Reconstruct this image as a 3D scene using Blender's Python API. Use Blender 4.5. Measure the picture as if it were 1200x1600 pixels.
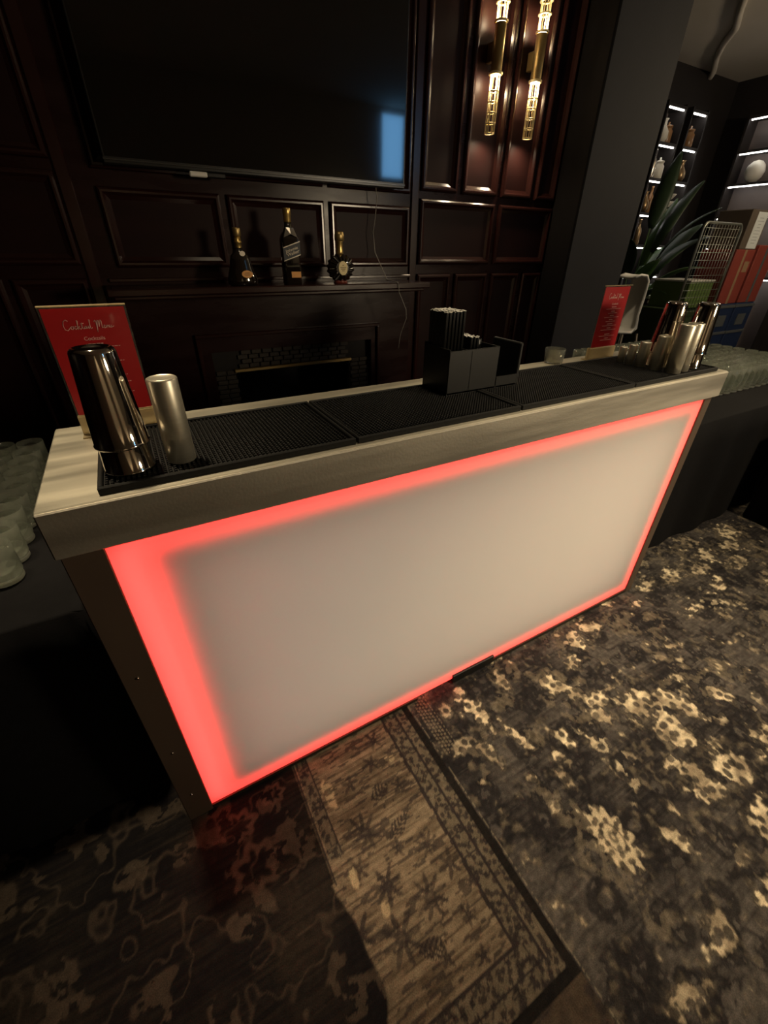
import bpy, math, random
import numpy as np
from mathutils import Vector, Matrix
random.seed(7)
scene = bpy.context.scene
COL = scene.collection
for o in list(bpy.data.objects): bpy.data.objects.remove(o)

# ------------------------------------------------------------------ camera
cam_d = bpy.data.cameras.new('camera'); cam = bpy.data.objects.new('camera', cam_d); COL.objects.link(cam)
cam_d.sensor_fit = 'VERTICAL'; cam_d.sensor_height = 32.0; cam_d.sensor_width = 24.0
cam_d.lens = 657.074 / 1600 * 32.0
cam_d.clip_start = 0.02
RC = ((0.87132251, -0.25009282, 0.42219742), (-0.49057657, -0.46407365, 0.73754341), (0.01147638, -0.84975834, -0.5270475))
M3 = Matrix(((RC[0][0], -RC[0][1], -RC[0][2]), (RC[1][0], -RC[1][1], -RC[1][2]), (RC[2][0], -RC[2][1], -RC[2][2])))
cam.matrix_world = Matrix.Translation((0, -0.8, 1.486)) @ M3.to_4x4()
scene.camera = cam

# ------------------------------------------------------------------ light
world = bpy.data.worlds.new('world'); scene.world = world; world.use_nodes = True
world.node_tree.nodes['Background'].inputs[0].default_value = (0.02, 0.018, 0.015, 1)
world.node_tree.nodes['Background'].inputs[1].default_value = 0.3
vs = scene.view_settings
vs.view_transform = 'Standard'; vs.look = 'None'; vs.exposure = 0.12; vs.gamma = 1.0; vs.use_curve_mapping = False

def spot(name, loc, target, energy, color, cone=80, blend=0.7, radius=0.07):
    d = bpy.data.lights.new(name, 'SPOT'); d.energy = energy; d.color = color
    d.spot_size = math.radians(cone); d.spot_blend = blend; d.shadow_soft_size = radius
    o = bpy.data.objects.new(name, d); COL.objects.link(o); o.location = loc
    o.rotation_euler = (Vector(target) - Vector(loc)).to_track_quat('-Z', 'Y').to_euler()
    return o
def point(name, loc, energy, color, radius=0.02, parent=None):
    d = bpy.data.lights.new(name, 'POINT'); d.energy = energy; d.color = color; d.shadow_soft_size = radius
    o = bpy.data.objects.new(name, d); COL.objects.link(o); o.location = loc
    if parent: o.parent = parent
    return o
WARM = (1.0, 0.80, 0.53)
spot('ceiling_spot_front', (2.0, -1.75, 3.42), (1.45, -0.55, 0.0), 340, WARM, 50, 1.0)
spot('ceiling_spot_right', (3.3, -1.2, 3.42), (2.7, -0.2, 0.0), 200, WARM, 60, 1.0)
spot('ceiling_spot_bar', (1.0, 0.10, 3.42), (1.0, 0.25, 1.1), 95, WARM, 44, 0.8)
spot('ceiling_spot_end', (-0.25, 0.55, 3.42), (-0.12, 0.22, 1.1), 180, WARM, 28, 0.8)
spot('fill_spot_mantel', (0.85, 0.35, 3.42), (0.82, 1.6, 1.38), 14, WARM, 30, 0.8)  # added fill to bring out the mantel bottles and labels
spot('ceiling_spot_tables', (3.3, 0.4, 3.42), (3.3, 0.85, 0.8), 45, WARM, 40, 0.8)
spot('front_fill_light', (3.4, -3.1, 1.75), (1.1, 0.5, 1.32), 190, WARM, 54, 1.0, 0.32)  # added soft fill from behind the camera, no actual pendant
spot('fill_spot_stool', (3.9, 1.1, 3.42), (4.5, 2.1, 1.15), 60, WARM, 24, 0.9)  # added fill so the stool back shows white
spot('fill_wash_left', (0.4, -3.4, 3.42), (0.4, -3.98, 0.6), 400, WARM, 36, 0.9)  # added wash on the unseen wall, mirrored by the tins
spot('fill_wash_right', (2.6, -3.4, 3.42), (2.6, -3.98, 0.6), 400, WARM, 36, 0.9)  # second added wash, also fills the bar front
spot('fill_spot_glasses', (-0.75, 0.55, 3.42), (-0.5, 0.75, 0.8), 65, WARM, 22, 0.8)  # added fill to lift the left tumblers to grey
point('alcove_fill_light', (6.2, 0.3, 2.75), 55, WARM, 0.12)  # added fill for the ceiling and plant in the room beyond

# ------------------------------------------------------------------ helpers
class MB:
    def __init__(s): s.v = []; s.f = []; s.sm = []
    def add(s, vs_, fs, smooth=False):
        b = len(s.v); s.v += [tuple(p) for p in vs_]
        for f in fs: s.f.append(tuple(i + b for i in f)); s.sm.append(smooth)
        return s
    def box(s, x0, x1, y0, y1, z0, z1):
        return s.add([(x0,y0,z0),(x1,y0,z0),(x1,y1,z0),(x0,y1,z0),(x0,y0,z1),(x1,y0,z1),(x1,y1,z1),(x0,y1,z1)],
                     [(0,3,2,1),(4,5,6,7),(0,1,5,4),(1,2,6,5),(2,3,7,6),(3,0,4,7)])
    def bbox(s, x0, x1, y0, y1, z0, z1, b=0.004):
        # box with all edges chamfered
        import itertools
        vs_ = []; idx = {}
        X = (x0, x1); Y = (y0, y1); Z = (z0, z1); sg = (1, -1)
        for i, j, k in itertools.product((0,1),(0,1),(0,1)):
            for a in range(3):
                p = [X[i], Y[j], Z[k]]
                for c, (q, l) in enumerate(((i, X), (j, Y), (k, Z))):
                    if c != a: p[c] = l[q] + sg[q]*b
                idx[(i,j,k,a)] = len(vs_); vs_.append(p)
        fs = []
        def face(keys): fs.append([idx[k] for k in keys])
        for a in range(3):
            o = [c for c in range(3) if c != a]
            for e in (0,1):
                ks = []
                for (p, q) in ((0,0),(1,0),(1,1),(0,1)):
                    t = [0,0,0]; t[a] = e; t[o[0]] = p; t[o[1]] = q; ks.append((t[0],t[1],t[2],a))
                face(ks)
        for a in range(3):            # edges along a
            o = [c for c in range(3) if c != a]
            for p in (0,1):
                for q in (0,1):
                    t0 = [0,0,0]; t0[o[0]] = p; t0[o[1]] = q; t1 = list(t0); t1[a] = 1
                    face([(*t0, o[0]), (*t1, o[0]), (*t1, o[1]), (*t0, o[1])])
        for i, j, k in itertools.product((0,1),(0,1),(0,1)): face([(i,j,k,0),(i,j,k,1),(i,j,k,2)])
        return s.add(vs_, fs)
    def lathe(s, prof, n=24, c=(0,0,0), smooth=True, cap0=False, cap1=False, sx=1.0, sy=1.0):
        vs_ = []; fs = []
        for r, z in prof:
            for i in range(n):
                a = 2*math.pi*i/n; vs_.append((c[0]+r*math.cos(a)*sx, c[1]+r*math.sin(a)*sy, c[2]+z))
        for k in range(len(prof)-1):
            for i in range(n):
                j = (i+1) % n; fs.append((k*n+i, k*n+j, (k+1)*n+j, (k+1)*n+i))
        if cap0: fs.append(tuple(reversed(range(n))))
        if cap1: fs.append(tuple((len(prof)-1)*n+i for i in range(n)))
        return s.add(vs_, fs, smooth)
    def tube(s, pts, r, n=6, smooth=True, cap=True):
        pts = [Vector(p) for p in pts]; rs = r if isinstance(r, (list, tuple)) else [r]*len(pts)
        vs_ = []; fs = []; up = Vector((0.13, 0.31, 0.94))
        for k, p in enumerate(pts):
            t = (pts[min(k+1, len(pts)-1)] - pts[max(k-1, 0)])
            t = t.normalized() if t.length > 1e-9 else Vector((0,0,1))
            a = t.cross(up)
            if a.length < 1e-3: a = t.cross(Vector((1,0,0)))
            a.normalize(); b = t.cross(a)
            for i in range(n):
                g = 2*math.pi*i/n; vs_.append(p + (a*math.cos(g) + b*math.sin(g))*rs[k])
        for k in range(len(pts)-1):
            for i in range(n):
                j = (i+1) % n; fs.append((k*n+i, k*n+j, (k+1)*n+j, (k+1)*n+i))
        if cap: fs.append(tuple(reversed(range(n)))); fs.append(tuple((len(pts)-1)*n+i for i in range(n)))
        return s.add(vs_, fs, smooth)
    def torus(s, R, r, c, n=20, m=6, axis='z'):
        vs_ = []; fs = []
        for i in range(n):
            a = 2*math.pi*i/n
            for j in range(m):
                b = 2*math.pi*j/m; q = R + r*math.cos(b)
                p = (q*math.cos(a), q*math.sin(a), r*math.sin(b))
                if axis == 'y': p = (p[0], p[2], p[1])
                vs_.append((c[0]+p[0], c[1]+p[1], c[2]+p[2]))
        for i in range(n):
            for j in range(m):
                fs.append((i*m+j, ((i+1)%n)*m+j, ((i+1)%n)*m+(j+1)%m, i*m+(j+1)%m))
        return s.add(vs_, fs, True)
    def mesh(s, name, m):
        me = bpy.data.meshes.new(name); me.from_pydata(s.v, [], s.f); me.polygons.foreach_set('use_smooth', s.sm)
        import bmesh
        bm = bmesh.new(); bm.from_mesh(me); bmesh.ops.recalc_face_normals(bm, faces=bm.faces); bm.to_mesh(me); bm.free()
        if m: me.materials.append(m)
        me.update(); return me
    def build(s, name, m, parent=None, loc=None):
        return link(name, s.mesh(name, m), parent, loc)
def link(name, me, parent=None, loc=None):
    o = bpy.data.objects.new(name, me); COL.objects.link(o)
    if parent: o.parent = parent
    if loc: o.location = loc
    return o
def text(name, body, size, m, parent, mtx, shear=0.0, line=1.0):
    cu = bpy.data.curves.new(name, 'FONT'); cu.body = body; cu.size = size; cu.align_x = 'CENTER'; cu.shear = shear; cu.space_line = line; cu.extrude = 0.0002
    t = bpy.data.objects.new(name, cu); COL.objects.link(t); bpy.context.view_layer.update()
    me_ = bpy.data.meshes.new_from_object(t.evaluated_get(bpy.context.evaluated_depsgraph_get())); bpy.data.objects.remove(t)
    me_.materials.clear(); me_.materials.append(m); o = link(name, me_, parent); o.matrix_local = mtx; return o
def empty(name, loc=(0,0,0), rz=0):
    o = bpy.data.objects.new(name, None); COL.objects.link(o); o.location = loc; o.rotation_euler.z = rz
    o.empty_display_size = 0.05
    return o
def tag(o, label=None, cat=None, group=None, kind=None):
    if label: o['label'] = label
    if cat: o['category'] = cat
    if group: o['group'] = group
    if kind: o['kind'] = kind
    return o
def structure(o, label=None, cat=None):
    o['kind'] = 'structure'
    if label: o['label'] = label
    if cat: o['category'] = cat
    return o
def copy_tree(o, parent=None):
    c = o.copy(); COL.objects.link(c); c.parent = parent
    for ch in list(o.children): copy_tree(ch, c)
    return c

# ------------------------------------------------------------------ materials
def nodes(name):
    m = bpy.data.materials.new(name); m.use_nodes = True
    nt = m.node_tree; return m, nt, nt.nodes['Principled BSDF']
def mat(name, col, rough=0.5, metal=0.0, var=0.12, scale=(6,6,6), bump=0.0, bscale=60, spec=0.5, coat=0.0, rvar=0.0, emit=None, estr=0.0):
    m, nt, b = nodes(name)
    tc = nt.nodes.new('ShaderNodeTexCoord'); mp = nt.nodes.new('ShaderNodeMapping'); mp.inputs['Scale'].default_value = scale
    nt.links.new(tc.outputs['Object'], mp.inputs[0])
    nz = nt.nodes.new('ShaderNodeTexNoise'); nz.inputs['Scale'].default_value = 1.0; nz.inputs['Detail'].default_value = 4
    nt.links.new(mp.outputs[0], nz.inputs['Vector'])
    mx = nt.nodes.new('ShaderNodeMix'); mx.data_type = 'RGBA'
    mx.inputs[6].default_value = (*[c*(1-var) for c in col], 1); mx.inputs[7].default_value = (*[min(1, c*(1+var)) for c in col], 1)
    nt.links.new(nz.outputs[0], mx.inputs[0]); nt.links.new(mx.outputs[2], b.inputs['Base Color'])
    b.inputs['Roughness'].default_value = rough; b.inputs['Metallic'].default_value = metal
    b.inputs['Specular IOR Level'].default_value = spec; b.inputs['Coat Weight'].default_value = coat; b.inputs['Coat Roughness'].default_value = 0.08
    if rvar:
        mr = nt.nodes.new('ShaderNodeMapRange'); mr.inputs[1].default_value = 0.3; mr.inputs[2].default_value = 0.7
        mr.inputs[3].default_value = rough-rvar; mr.inputs[4].default_value = rough+rvar
        nt.links.new(nz.outputs[0], mr.inputs[0]); nt.links.new(mr.outputs[0], b.inputs['Roughness'])
    if bump:
        n2 = nt.nodes.new('ShaderNodeTexNoise'); n2.inputs['Scale'].default_value = bscale; n2.inputs['Detail'].default_value = 2
        nt.links.new(tc.outputs['Object'], n2.inputs['Vector'])
        bp = nt.nodes.new('ShaderNodeBump'); bp.inputs['Strength'].default_value = bump; bp.inputs['Distance'].default_value = 0.01
        nt.links.new(n2.outputs[0], bp.inputs['Height']); nt.links.new(bp.outputs[0], b.inputs['Normal'])
    if emit:
        b.inputs['Emission Color'].default_value = (*emit, 1); b.inputs['Emission Strength'].default_value = estr
    return m
def glass(name, col, rough=0.05, haze=0.1, ior=1.45, hcol=(0.8,0.85,0.78)):
    m, nt, b = nodes(name)
    b.inputs['Base Color'].default_value = (*col, 1); b.inputs['Roughness'].default_value = rough
    b.inputs['Transmission Weight'].default_value = 1.0; b.inputs['IOR'].default_value = ior
    nz = nt.nodes.new('ShaderNodeTexNoise'); nz.inputs['Scale'].default_value = 40
    tc = nt.nodes.new('ShaderNodeTexCoord'); nt.links.new(tc.outputs['Object'], nz.inputs['Vector'])
    bp = nt.nodes.new('ShaderNodeBump'); bp.inputs['Strength'].default_value = 0.15; bp.inputs['Distance'].default_value = 0.004
    nt.links.new(nz.outputs[0], bp.inputs['Height']); nt.links.new(bp.outputs[0], b.inputs['Normal'])
    if haze > 0:
        df = nt.nodes.new('ShaderNodeBsdfDiffuse'); df.inputs['Color'].default_value = (*hcol, 1)
        tr = nt.nodes.new('ShaderNodeBsdfTranslucent'); tr.inputs['Color'].default_value = (*hcol, 1)
        m1 = nt.nodes.new('ShaderNodeMixShader'); m1.inputs[0].default_value = 0.5
        nt.links.new(df.outputs[0], m1.inputs[1]); nt.links.new(tr.outputs[0], m1.inputs[2])
        m2 = nt.nodes.new('ShaderNodeMixShader'); m2.inputs[0].default_value = haze
        nt.links.new(b.outputs[0], m2.inputs[1]); nt.links.new(m1.outputs[0], m2.inputs[2])
        nt.links.new(m2.outputs[0], nt.nodes['Material Output'].inputs['Surface'])
    return m
def emitter(name, col, strength):
    m, nt, b = nodes(name)
    b.inputs['Base Color'].default_value = (*col, 1)
    b.inputs['Emission Color'].default_value = (*col, 1); b.inputs['Emission Strength'].default_value = strength
    return m

WOOD = mat('mahogany_paint', (0.018, 0.0058, 0.0052), 0.28, 0, 0.35, (3, 3, 14), 0.0, spec=0.22, rvar=0.06)
WOODF = mat('mahogany_field', (0.016, 0.0052, 0.0046), 0.45, 0, 0.3, (3, 3, 14), spec=0.12)
WOOD2 = mat('mahogany_moulding', (0.024, 0.0075, 0.0064), 0.20, 0, 0.25, (3, 3, 14), spec=0.6)
PIER = mat('charcoal_paint', (0.055, 0.054, 0.060), 0.7, 0, 0.15, (4, 4, 4), 0.05, 90)
ALC = mat('dark_alcove_paint', (0.022, 0.018, 0.017), 0.6, 0, 0.2, (4, 4, 4))
CREAM = mat('brown_plaster', (0.34, 0.29, 0.22), 0.85, 0, 0.06, (2, 2, 2), 0.05, 60)
CEIL = mat('ceiling_plaster', (0.62, 0.57, 0.50), 0.9, 0, 0.08, (2, 2, 2), 0.05, 60)
STEEL = mat('brushed_steel', (0.60, 0.56, 0.47), 0.46, 0.8, 0.16, (2.0, 26, 26), 0.04, 160, rvar=0.08)
STEELTOP = mat('worn_steel_top', (0.62, 0.58, 0.46), 0.5, 0.72, 0.30, (3, 22, 20), 0.03, 120, rvar=0.1)
TIN = mat('polished_tin', (0.72, 0.66, 0.58), 0.07, 1.0, 0.03, (8, 8, 8))
MEAS = mat('brushed_measure', (0.84, 0.79, 0.64), 0.40, 0.88, 0.10, (2, 2, 160), rvar=0.05)
RUBBER = mat('black_rubber', (0.012, 0.012, 0.011), 0.6, 0, 0.2, (20, 20, 20), 0.05, 200, spec=0.25)
PLASTIC = mat('black_plastic', (0.012, 0.012, 0.011), 0.38, 0, 0.15, (10, 10, 10))
BLACKCLOTH = mat('black_cloth', (0.010, 0.0095, 0.010), 0.9, 0, 0.3, (30, 30, 30), 0.1, 300, spec=0.2)
POSTM = mat('bronze_post', (0.15, 0.105, 0.075), 0.55, 0.35, 0.2, (8, 8, 2), rvar=0.06)
DARKMETAL = mat('dark_gunmetal', (0.10, 0.085, 0.07), 0.5, 0.85, 0.2, (8, 8, 2), rvar=0.06)
BRASS = mat('brass', (0.95, 0.78, 0.45), 0.5, 0.7, 0.1, (6, 6, 30))
BRASSD = mat('aged_brass', (0.50, 0.36, 0.15), 0.4, 0.9, 0.15, (6, 6, 30))
LAMP = emitter('lamp_glow', (1.0, 0.80, 0.50), 22)
RED = mat('red_card', (0.50, 0.012, 0.016), 0.35, 0, 0.08, (12, 12, 12), coat=0.3)
INK = mat('pale_pink_print', (0.95, 0.62, 0.55), 0.6, 0, 0.02)
ACRYL = glass('clear_acrylic', (0.98, 0.96, 0.90), 0.03, 0.05, 1.3)
ACRYLB = glass('cream_acrylic', (0.95, 0.85, 0.6), 0.2, 0.55, 1.4, (0.9, 0.74, 0.46))
TVB = mat('screen_black', (0.002, 0.002, 0.0022), 0.05, 0, 0.02, spec=0.8, coat=0.5)
TVF = mat('tv_bezel', (0.012, 0.012, 0.012), 0.3, 0, 0.1)
GLASS = glass('tumbler_glass', (0.95, 0.98, 0.94), 0.03, 0.16, 1.45, (0.72, 0.76, 0.63))
GLASSB = glass('tumbler_base_glass', (0.97, 0.98, 0.94), 0.04, 0.34, 1.5, (0.95, 0.95, 0.86))
WHITE = mat('white_paint', (0.80, 0.78, 0.72), 0.5, 0, 0.05)
WHITEG = mat('white_ceramic', (0.85, 0.82, 0.72), 0.3, 0, 0.05)

# ------------------------------------------------------------------ floor: patterned carpet
def lattice(ix, iy, seed):
    h = (ix.astype(np.int64)*374761393 + iy.astype(np.int64)*668265263 + seed*974711) & 0x7fffffff
    h = ((h ^ (h >> 13))*1274126177) & 0x7fffffff
    return ((h ^ (h >> 16)) & 0xffff)/65535.0
def vnoise(u, v, seed):
    iu = np.floor(u); iv = np.floor(v); fu = u-iu; fv = v-iv
    fu = fu*fu*(3-2*fu); fv = fv*fv*(3-2*fv)
    a = lattice(iu, iv, seed); b = lattice(iu+1, iv, seed); c = lattice(iu, iv+1, seed); d = lattice(iu+1, iv+1, seed)
    return (a*(1-fu)+b*fu)*(1-fv) + (c*(1-fu)+d*fu)*fv
def fbm(u, v, seed, oct_=4):
    s = np.zeros_like(u); a = 0.5; t = 0
    for k in range(oct_): s += a*vnoise(u*2**k, v*2**k, seed+k*17); t += a; a *= 0.55
    return s/t
def worley(u, v, seed):
    iu = np.floor(u); iv = np.floor(v); d = np.full(u.shape, 9.0)
    for i in (-1,0,1):
        for j in (-1,0,1):
            cx = iu+i+lattice(iu+i, iv+j, seed); cy = iv+j+lattice(iu+i, iv+j, seed+5)
            d = np.minimum(d, np.hypot(u-cx, v-cy))
    return d
def sstep(a, b, x):
    t = np.clip((x-a)/(b-a), 0, 1); return t*t*(3-2*t)
def carpet_colour(X, Y):
    wx = X + 0.018*(fbm(X*14, Y*14, 3)-0.5); wy = Y + 0.018*(fbm(X*14, Y*14, 9)-0.5)
    streak = fbm(X*9, Y*150, 21, 3); blot = fbm(X*5, Y*5, 31, 4)
    grain = fbm(X*90, Y*90, 41, 2)
    lerp = lambda a, b, t: a*(1-t[..., None]) + b*t[..., None]
    C = lambda *c: np.array(c)
    # ---- field on the right: grey brown damask with cream flowers
    dark = C(0.020, 0.018, 0.019)+0*X[..., None]; mid = C(0.118, 0.104, 0.090)+0*X[..., None]
    t = np.clip(0.55*sstep(0.32, 0.66, blot)+0.75*(streak-0.42), 0, 1)
    B = lerp(dark, mid, t)
    rag0 = fbm(wx*34, wy*34, 72, 3)
    contour = 1-sstep(0.0, 0.035, np.abs(fbm(wx*7, wy*7, 55, 3)-0.5))
    B = lerp(B, dark, 0.75*contour*sstep(0.4, 0.6, fbm(X*4, Y*4, 60, 2)))
    leafy = sstep(0.55, 0.62, fbm(wx*11, wy*17, 57, 4)); B = lerp(B, dark, 0.8*leafy*(rag0 > 0.38))
    ros = 1-sstep(0.30, 0.36, worley(wx*6.5, wy*6.5, 58)+0.16*(rag0-0.5)); core = 1-sstep(0.10, 0.14, worley(wx*6.5, wy*6.5, 58))
    B = lerp(B, dark, 0.8*ros*(rag0 > 0.30)); B = lerp(B, mid*1.6, 0.25*core*(rag0 > 0.45))
    tan_ = sstep(0.54, 0.60, fbm(wx*6, wy*6, 59, 4))*(rag0 > 0.5); B = lerp(B, C(0.20, 0.165, 0.115)+0*X[..., None], 0.4*tan_)
    E = [  # x, y, radius x, radius y, turn
        (0.80,-0.16,0.035,0.10,0.1),(0.77,-0.06,0.05,0.03,0.3),(0.69,-0.09,0.04,0.04,0),(0.73,-0.30,0.03,0.06,0.2),(0.86,-0.28,0.025,0.08,0.3),
        (1.13,-0.20,0.06,0.05,0.4),(1.17,-0.27,0.035,0.07,-0.2),(0.98,-0.08,0.03,0.06,0.1),(1.05,0.02,0.06,0.03,0.2),(1.42,-0.08,0.05,0.09,0.5),
        (1.53,-0.07,0.06,0.06,0),(1.30,-0.16,0.04,0.05,0.2),(1.25,-0.33,0.05,0.06,0.1),(1.36,-0.43,0.09,0.10,0.4),(1.38,-0.55,0.07,0.11,0.2),(1.50,-0.50,0.05,0.10,0.3),
        (1.20,-0.40,0.05,0.05,0.1),(1.08,-0.42,0.03,0.04,0.6),(1.00,-0.38,0.03,0.05,0.2),(0.93,-0.41,0.04,0.02,0),(1.28,-0.70,0.06,0.10,0.3),(1.42,-0.72,0.07,0.10,0.2),
        (1.33,-0.86,0.06,0.07,0.1),(0.80,-0.42,0.02,0.03,0.1),(0.90,-0.49,0.02,0.05,0.2),(0.80,-0.52,0.03,0.02,0),(1.06,-0.75,0.03,0.05,0.3),(1.12,-0.70,0.02,0.04,0.3),
        (1.75,-0.02,0.04,0.04,0.1),(1.86,-0.08,0.05,0.03,0.3),(2.05,-0.02,0.10,0.04,0.1),(2.25,-0.04,0.12,0.06,0.2),(2.45,-0.08,0.10,0.05,0.1),(2.60,-0.03,0.12,0.06,0.3),
        (2.70,-0.15,0.10,0.05,0.1),(2.40,-0.20,0.08,0.04,0.4),(2.10,-0.24,0.06,0.03,0.1),(2.85,-0.05,0.12,0.06,0.1),(3.0,0.04,0.12,0.06,0.2),(1.75,-0.30,0.03,0.03,0),
        (1.62,-0.44,0.03,0.04,0.2),(1.70,-0.55,0.04,0.06,0.1),(0.95,-0.92,0.05,0.04,0.3),(1.15,-0.98,0.06,0.06,0.2),(0.75,-0.95,0.05,0.04,0.1),(1.65,-0.75,0.08,0.08,0.1)]
    fld = np.zeros_like(X)
    for (cx, cy, rx, ry, a) in E:
        ca, sa = math.cos(a), math.sin(a); dx = wx-cx; dy = wy-cy
        q = np.hypot((dx*ca+dy*sa)/rx, (-dx*sa+dy*ca)/ry); fld = np.maximum(fld, 1.25-q)
    rag = fbm(wx*26, wy*26, 71, 3)
    cm = sstep(0.34, 0.50, fld*0.75 + (rag0-0.5)*1.1 + (rag-0.5)*0.7)
    far = sstep(0.60, 0.66, fbm(wx*9, wy*9, 81, 3))*sstep(0.45, 0.6, fbm(X*2.2, Y*2.2, 83, 2))
    cm = np.maximum(cm, far*0.6*(rag > 0.5))
    spots = 1-sstep(0.30, 0.42, worley(wx*30, wy*30, 91))
    cm = cm*(1-0.9*spots)
    halo = sstep(0.05, 0.35, fld*0.75+(rag0-0.5)*1.2); B = lerp(B, C(0.23, 0.19, 0.13)+0*X[..., None], 0.42*halo*(1-0.8*spots))
    cream = lerp(C(0.30, 0.24, 0.16)+0*X[..., None], C(0.80, 0.67, 0.45)+0*X[..., None], sstep(0.3, 0.7, fbm(X*18, Y*18, 95, 2)*0.7+streak*0.3))
    B = lerp(B, cream, cm)
    fine = fbm(wx*75, wy*75, 97, 2); B = B*(0.62+0.76*fine)[..., None]
    outl = (1-sstep(0.0, 0.13, np.abs(fld*0.75+(rag0-0.5)*1.1+(rag-0.5)*0.7-0.30)))*(fld > 0.05); B = lerp(B, dark, 0.6*outl)
    # scalloped medallion
    dx = X-0.888; dy = Y+0.66; th = np.arctan2(dy/0.095, dx/0.062); q = np.hypot(dx/0.062, dy/0.095)
    med = 1-sstep(0.80, 0.92, q+0.13*np.cos(11*th))
    B = lerp(B, C(0.58, 0.48, 0.32)+0*X[..., None], med*(1-0.85*(1-sstep(0.28, 0.4, worley(X*42, Y*42, 7)))))
    ring = (1-sstep(0.0, 0.08, np.abs(q-0.42)))+(1-sstep(0.0, 0.12, np.abs(q-0.12)))
    B = lerp(B, dark, np.clip(ring, 0, 1)*0.75)
    # ---- field on the left of the join: worn brown with dark rosettes
    base = lerp(C(0.085, 0.063, 0.042)+0*X[..., None], C(0.25, 0.195, 0.13)+0*X[..., None], np.clip(sstep(0.25, 0.75, streak*0.65+blot*0.4), 0, 1))
    A = base
    ink = C(0.030, 0.024, 0.024)+0*X[..., None]
    FL = [(0.243,-0.285,0.050,9),(0.39,-0.40,0.030,8),(0.235,-0.43,0.040,7),(0.42,-0.47,0.032,6),(0.40,-0.585,0.022,6),(0.33,-0.50,0.048,9),(0.22,-0.54,0.05,8),
          (0.35,-0.12,0.03,6),(0.26,-0.14,0.025,5),(0.19,-0.36,0.028,6),(0.13,-0.48,0.04,7),(0.40,-0.22,0.022,5),(0.45,-0.53,0.018,5),(0.38,-0.66,0.02,5),(0.30,-0.62,0.022,5),(0.31,-0.37,0.02,5),(0.40,-0.05,0.03,6)]
    for (cx, cy, r, k) in FL:
        dx = wx-cx; dy = wy-cy; q = np.hypot(dx, dy)/r; th = np.arctan2(dy, dx)
        pet = 1-sstep(0.0, 0.18, q-(0.62+0.42*np.cos(k*th)))
        core = 1-sstep(0.0, 0.1, np.abs(q-0.28)-0.06)
        A = lerp(A, ink, np.clip(pet*(0.55+0.6*(rag-0.3))+0.2*core, 0, 0.92))
    for (x0, y0, x1, y1) in ((0.30,-0.22,0.37,-0.20),(0.30,-0.34,0.38,-0.30),(0.24,-0.58,0.32,-0.60)):   # feather leaves
        L = math.hypot(x1-x0, y1-y0); ux, uy = (x1-x0)/L, (y1-y0)/L
        s_ = (wx-x0)*ux+(wy-y0)*uy; n_ = -(wx-x0)*uy+(wy-y0)*ux
        w_ = 0.022*np.sin(np.clip(s_/L, 0, 1)*math.pi)
        fe = (np.abs(n_) < w_) & (np.sin((s_-np.abs(n_))*420) > -0.2)
        A = lerp(A, ink, fe*0.85)
    for (cx, cy, rx, ry) in ((0.19,-0.14,0.016,0.05),(0.165,-0.37,0.012,0.03),(0.21,-0.47,0.012,0.02),(0.42,-0.13,0.014,0.012),(0.47,-0.24,0.012,0.01)):
        A = lerp(A, C(0.42, 0.33, 0.20)+0*X[..., None], 0.9*(1-sstep(0.8, 1.1, np.hypot((wx-cx)/rx, (wy-cy)/ry)+(rag-0.5))))
    dash = (fbm(X*26, Y*120, 101, 2) > 0.63)
    A = lerp(A, ink, dash*0.7)
    # far left of that field: darker, with vines
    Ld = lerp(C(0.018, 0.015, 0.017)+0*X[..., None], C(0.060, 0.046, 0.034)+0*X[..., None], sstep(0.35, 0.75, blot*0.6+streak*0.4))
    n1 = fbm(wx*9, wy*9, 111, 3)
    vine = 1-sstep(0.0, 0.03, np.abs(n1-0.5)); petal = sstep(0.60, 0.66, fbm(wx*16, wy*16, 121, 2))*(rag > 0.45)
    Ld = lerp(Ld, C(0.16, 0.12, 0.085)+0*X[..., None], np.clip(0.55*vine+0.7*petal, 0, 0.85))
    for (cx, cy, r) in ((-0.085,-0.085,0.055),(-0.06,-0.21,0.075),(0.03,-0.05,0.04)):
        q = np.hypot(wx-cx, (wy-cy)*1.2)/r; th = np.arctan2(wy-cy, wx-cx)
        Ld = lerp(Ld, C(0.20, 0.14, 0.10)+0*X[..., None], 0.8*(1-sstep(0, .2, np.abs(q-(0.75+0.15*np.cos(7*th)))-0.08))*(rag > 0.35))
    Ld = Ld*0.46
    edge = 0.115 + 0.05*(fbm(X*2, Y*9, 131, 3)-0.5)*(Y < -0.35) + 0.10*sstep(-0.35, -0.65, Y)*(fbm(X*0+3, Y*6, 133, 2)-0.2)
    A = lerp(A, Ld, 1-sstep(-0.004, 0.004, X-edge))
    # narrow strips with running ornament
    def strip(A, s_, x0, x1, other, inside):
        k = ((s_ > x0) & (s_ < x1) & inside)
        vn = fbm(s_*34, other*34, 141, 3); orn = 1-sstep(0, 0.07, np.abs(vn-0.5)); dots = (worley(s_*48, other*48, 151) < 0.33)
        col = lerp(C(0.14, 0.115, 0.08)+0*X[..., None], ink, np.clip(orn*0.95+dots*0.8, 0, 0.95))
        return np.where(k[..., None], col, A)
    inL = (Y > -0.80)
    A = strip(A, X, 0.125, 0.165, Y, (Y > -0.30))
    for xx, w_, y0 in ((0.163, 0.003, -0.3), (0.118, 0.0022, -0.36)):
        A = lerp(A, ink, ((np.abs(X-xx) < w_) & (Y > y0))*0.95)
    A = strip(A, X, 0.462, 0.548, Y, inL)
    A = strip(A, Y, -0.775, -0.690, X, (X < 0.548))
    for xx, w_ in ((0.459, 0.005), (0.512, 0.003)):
        A = lerp(A, ink, ((np.abs(X-xx-0.003*(rag-.5)) < w_) & (Y > -0.69-(xx-0.459)))*0.95)
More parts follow.
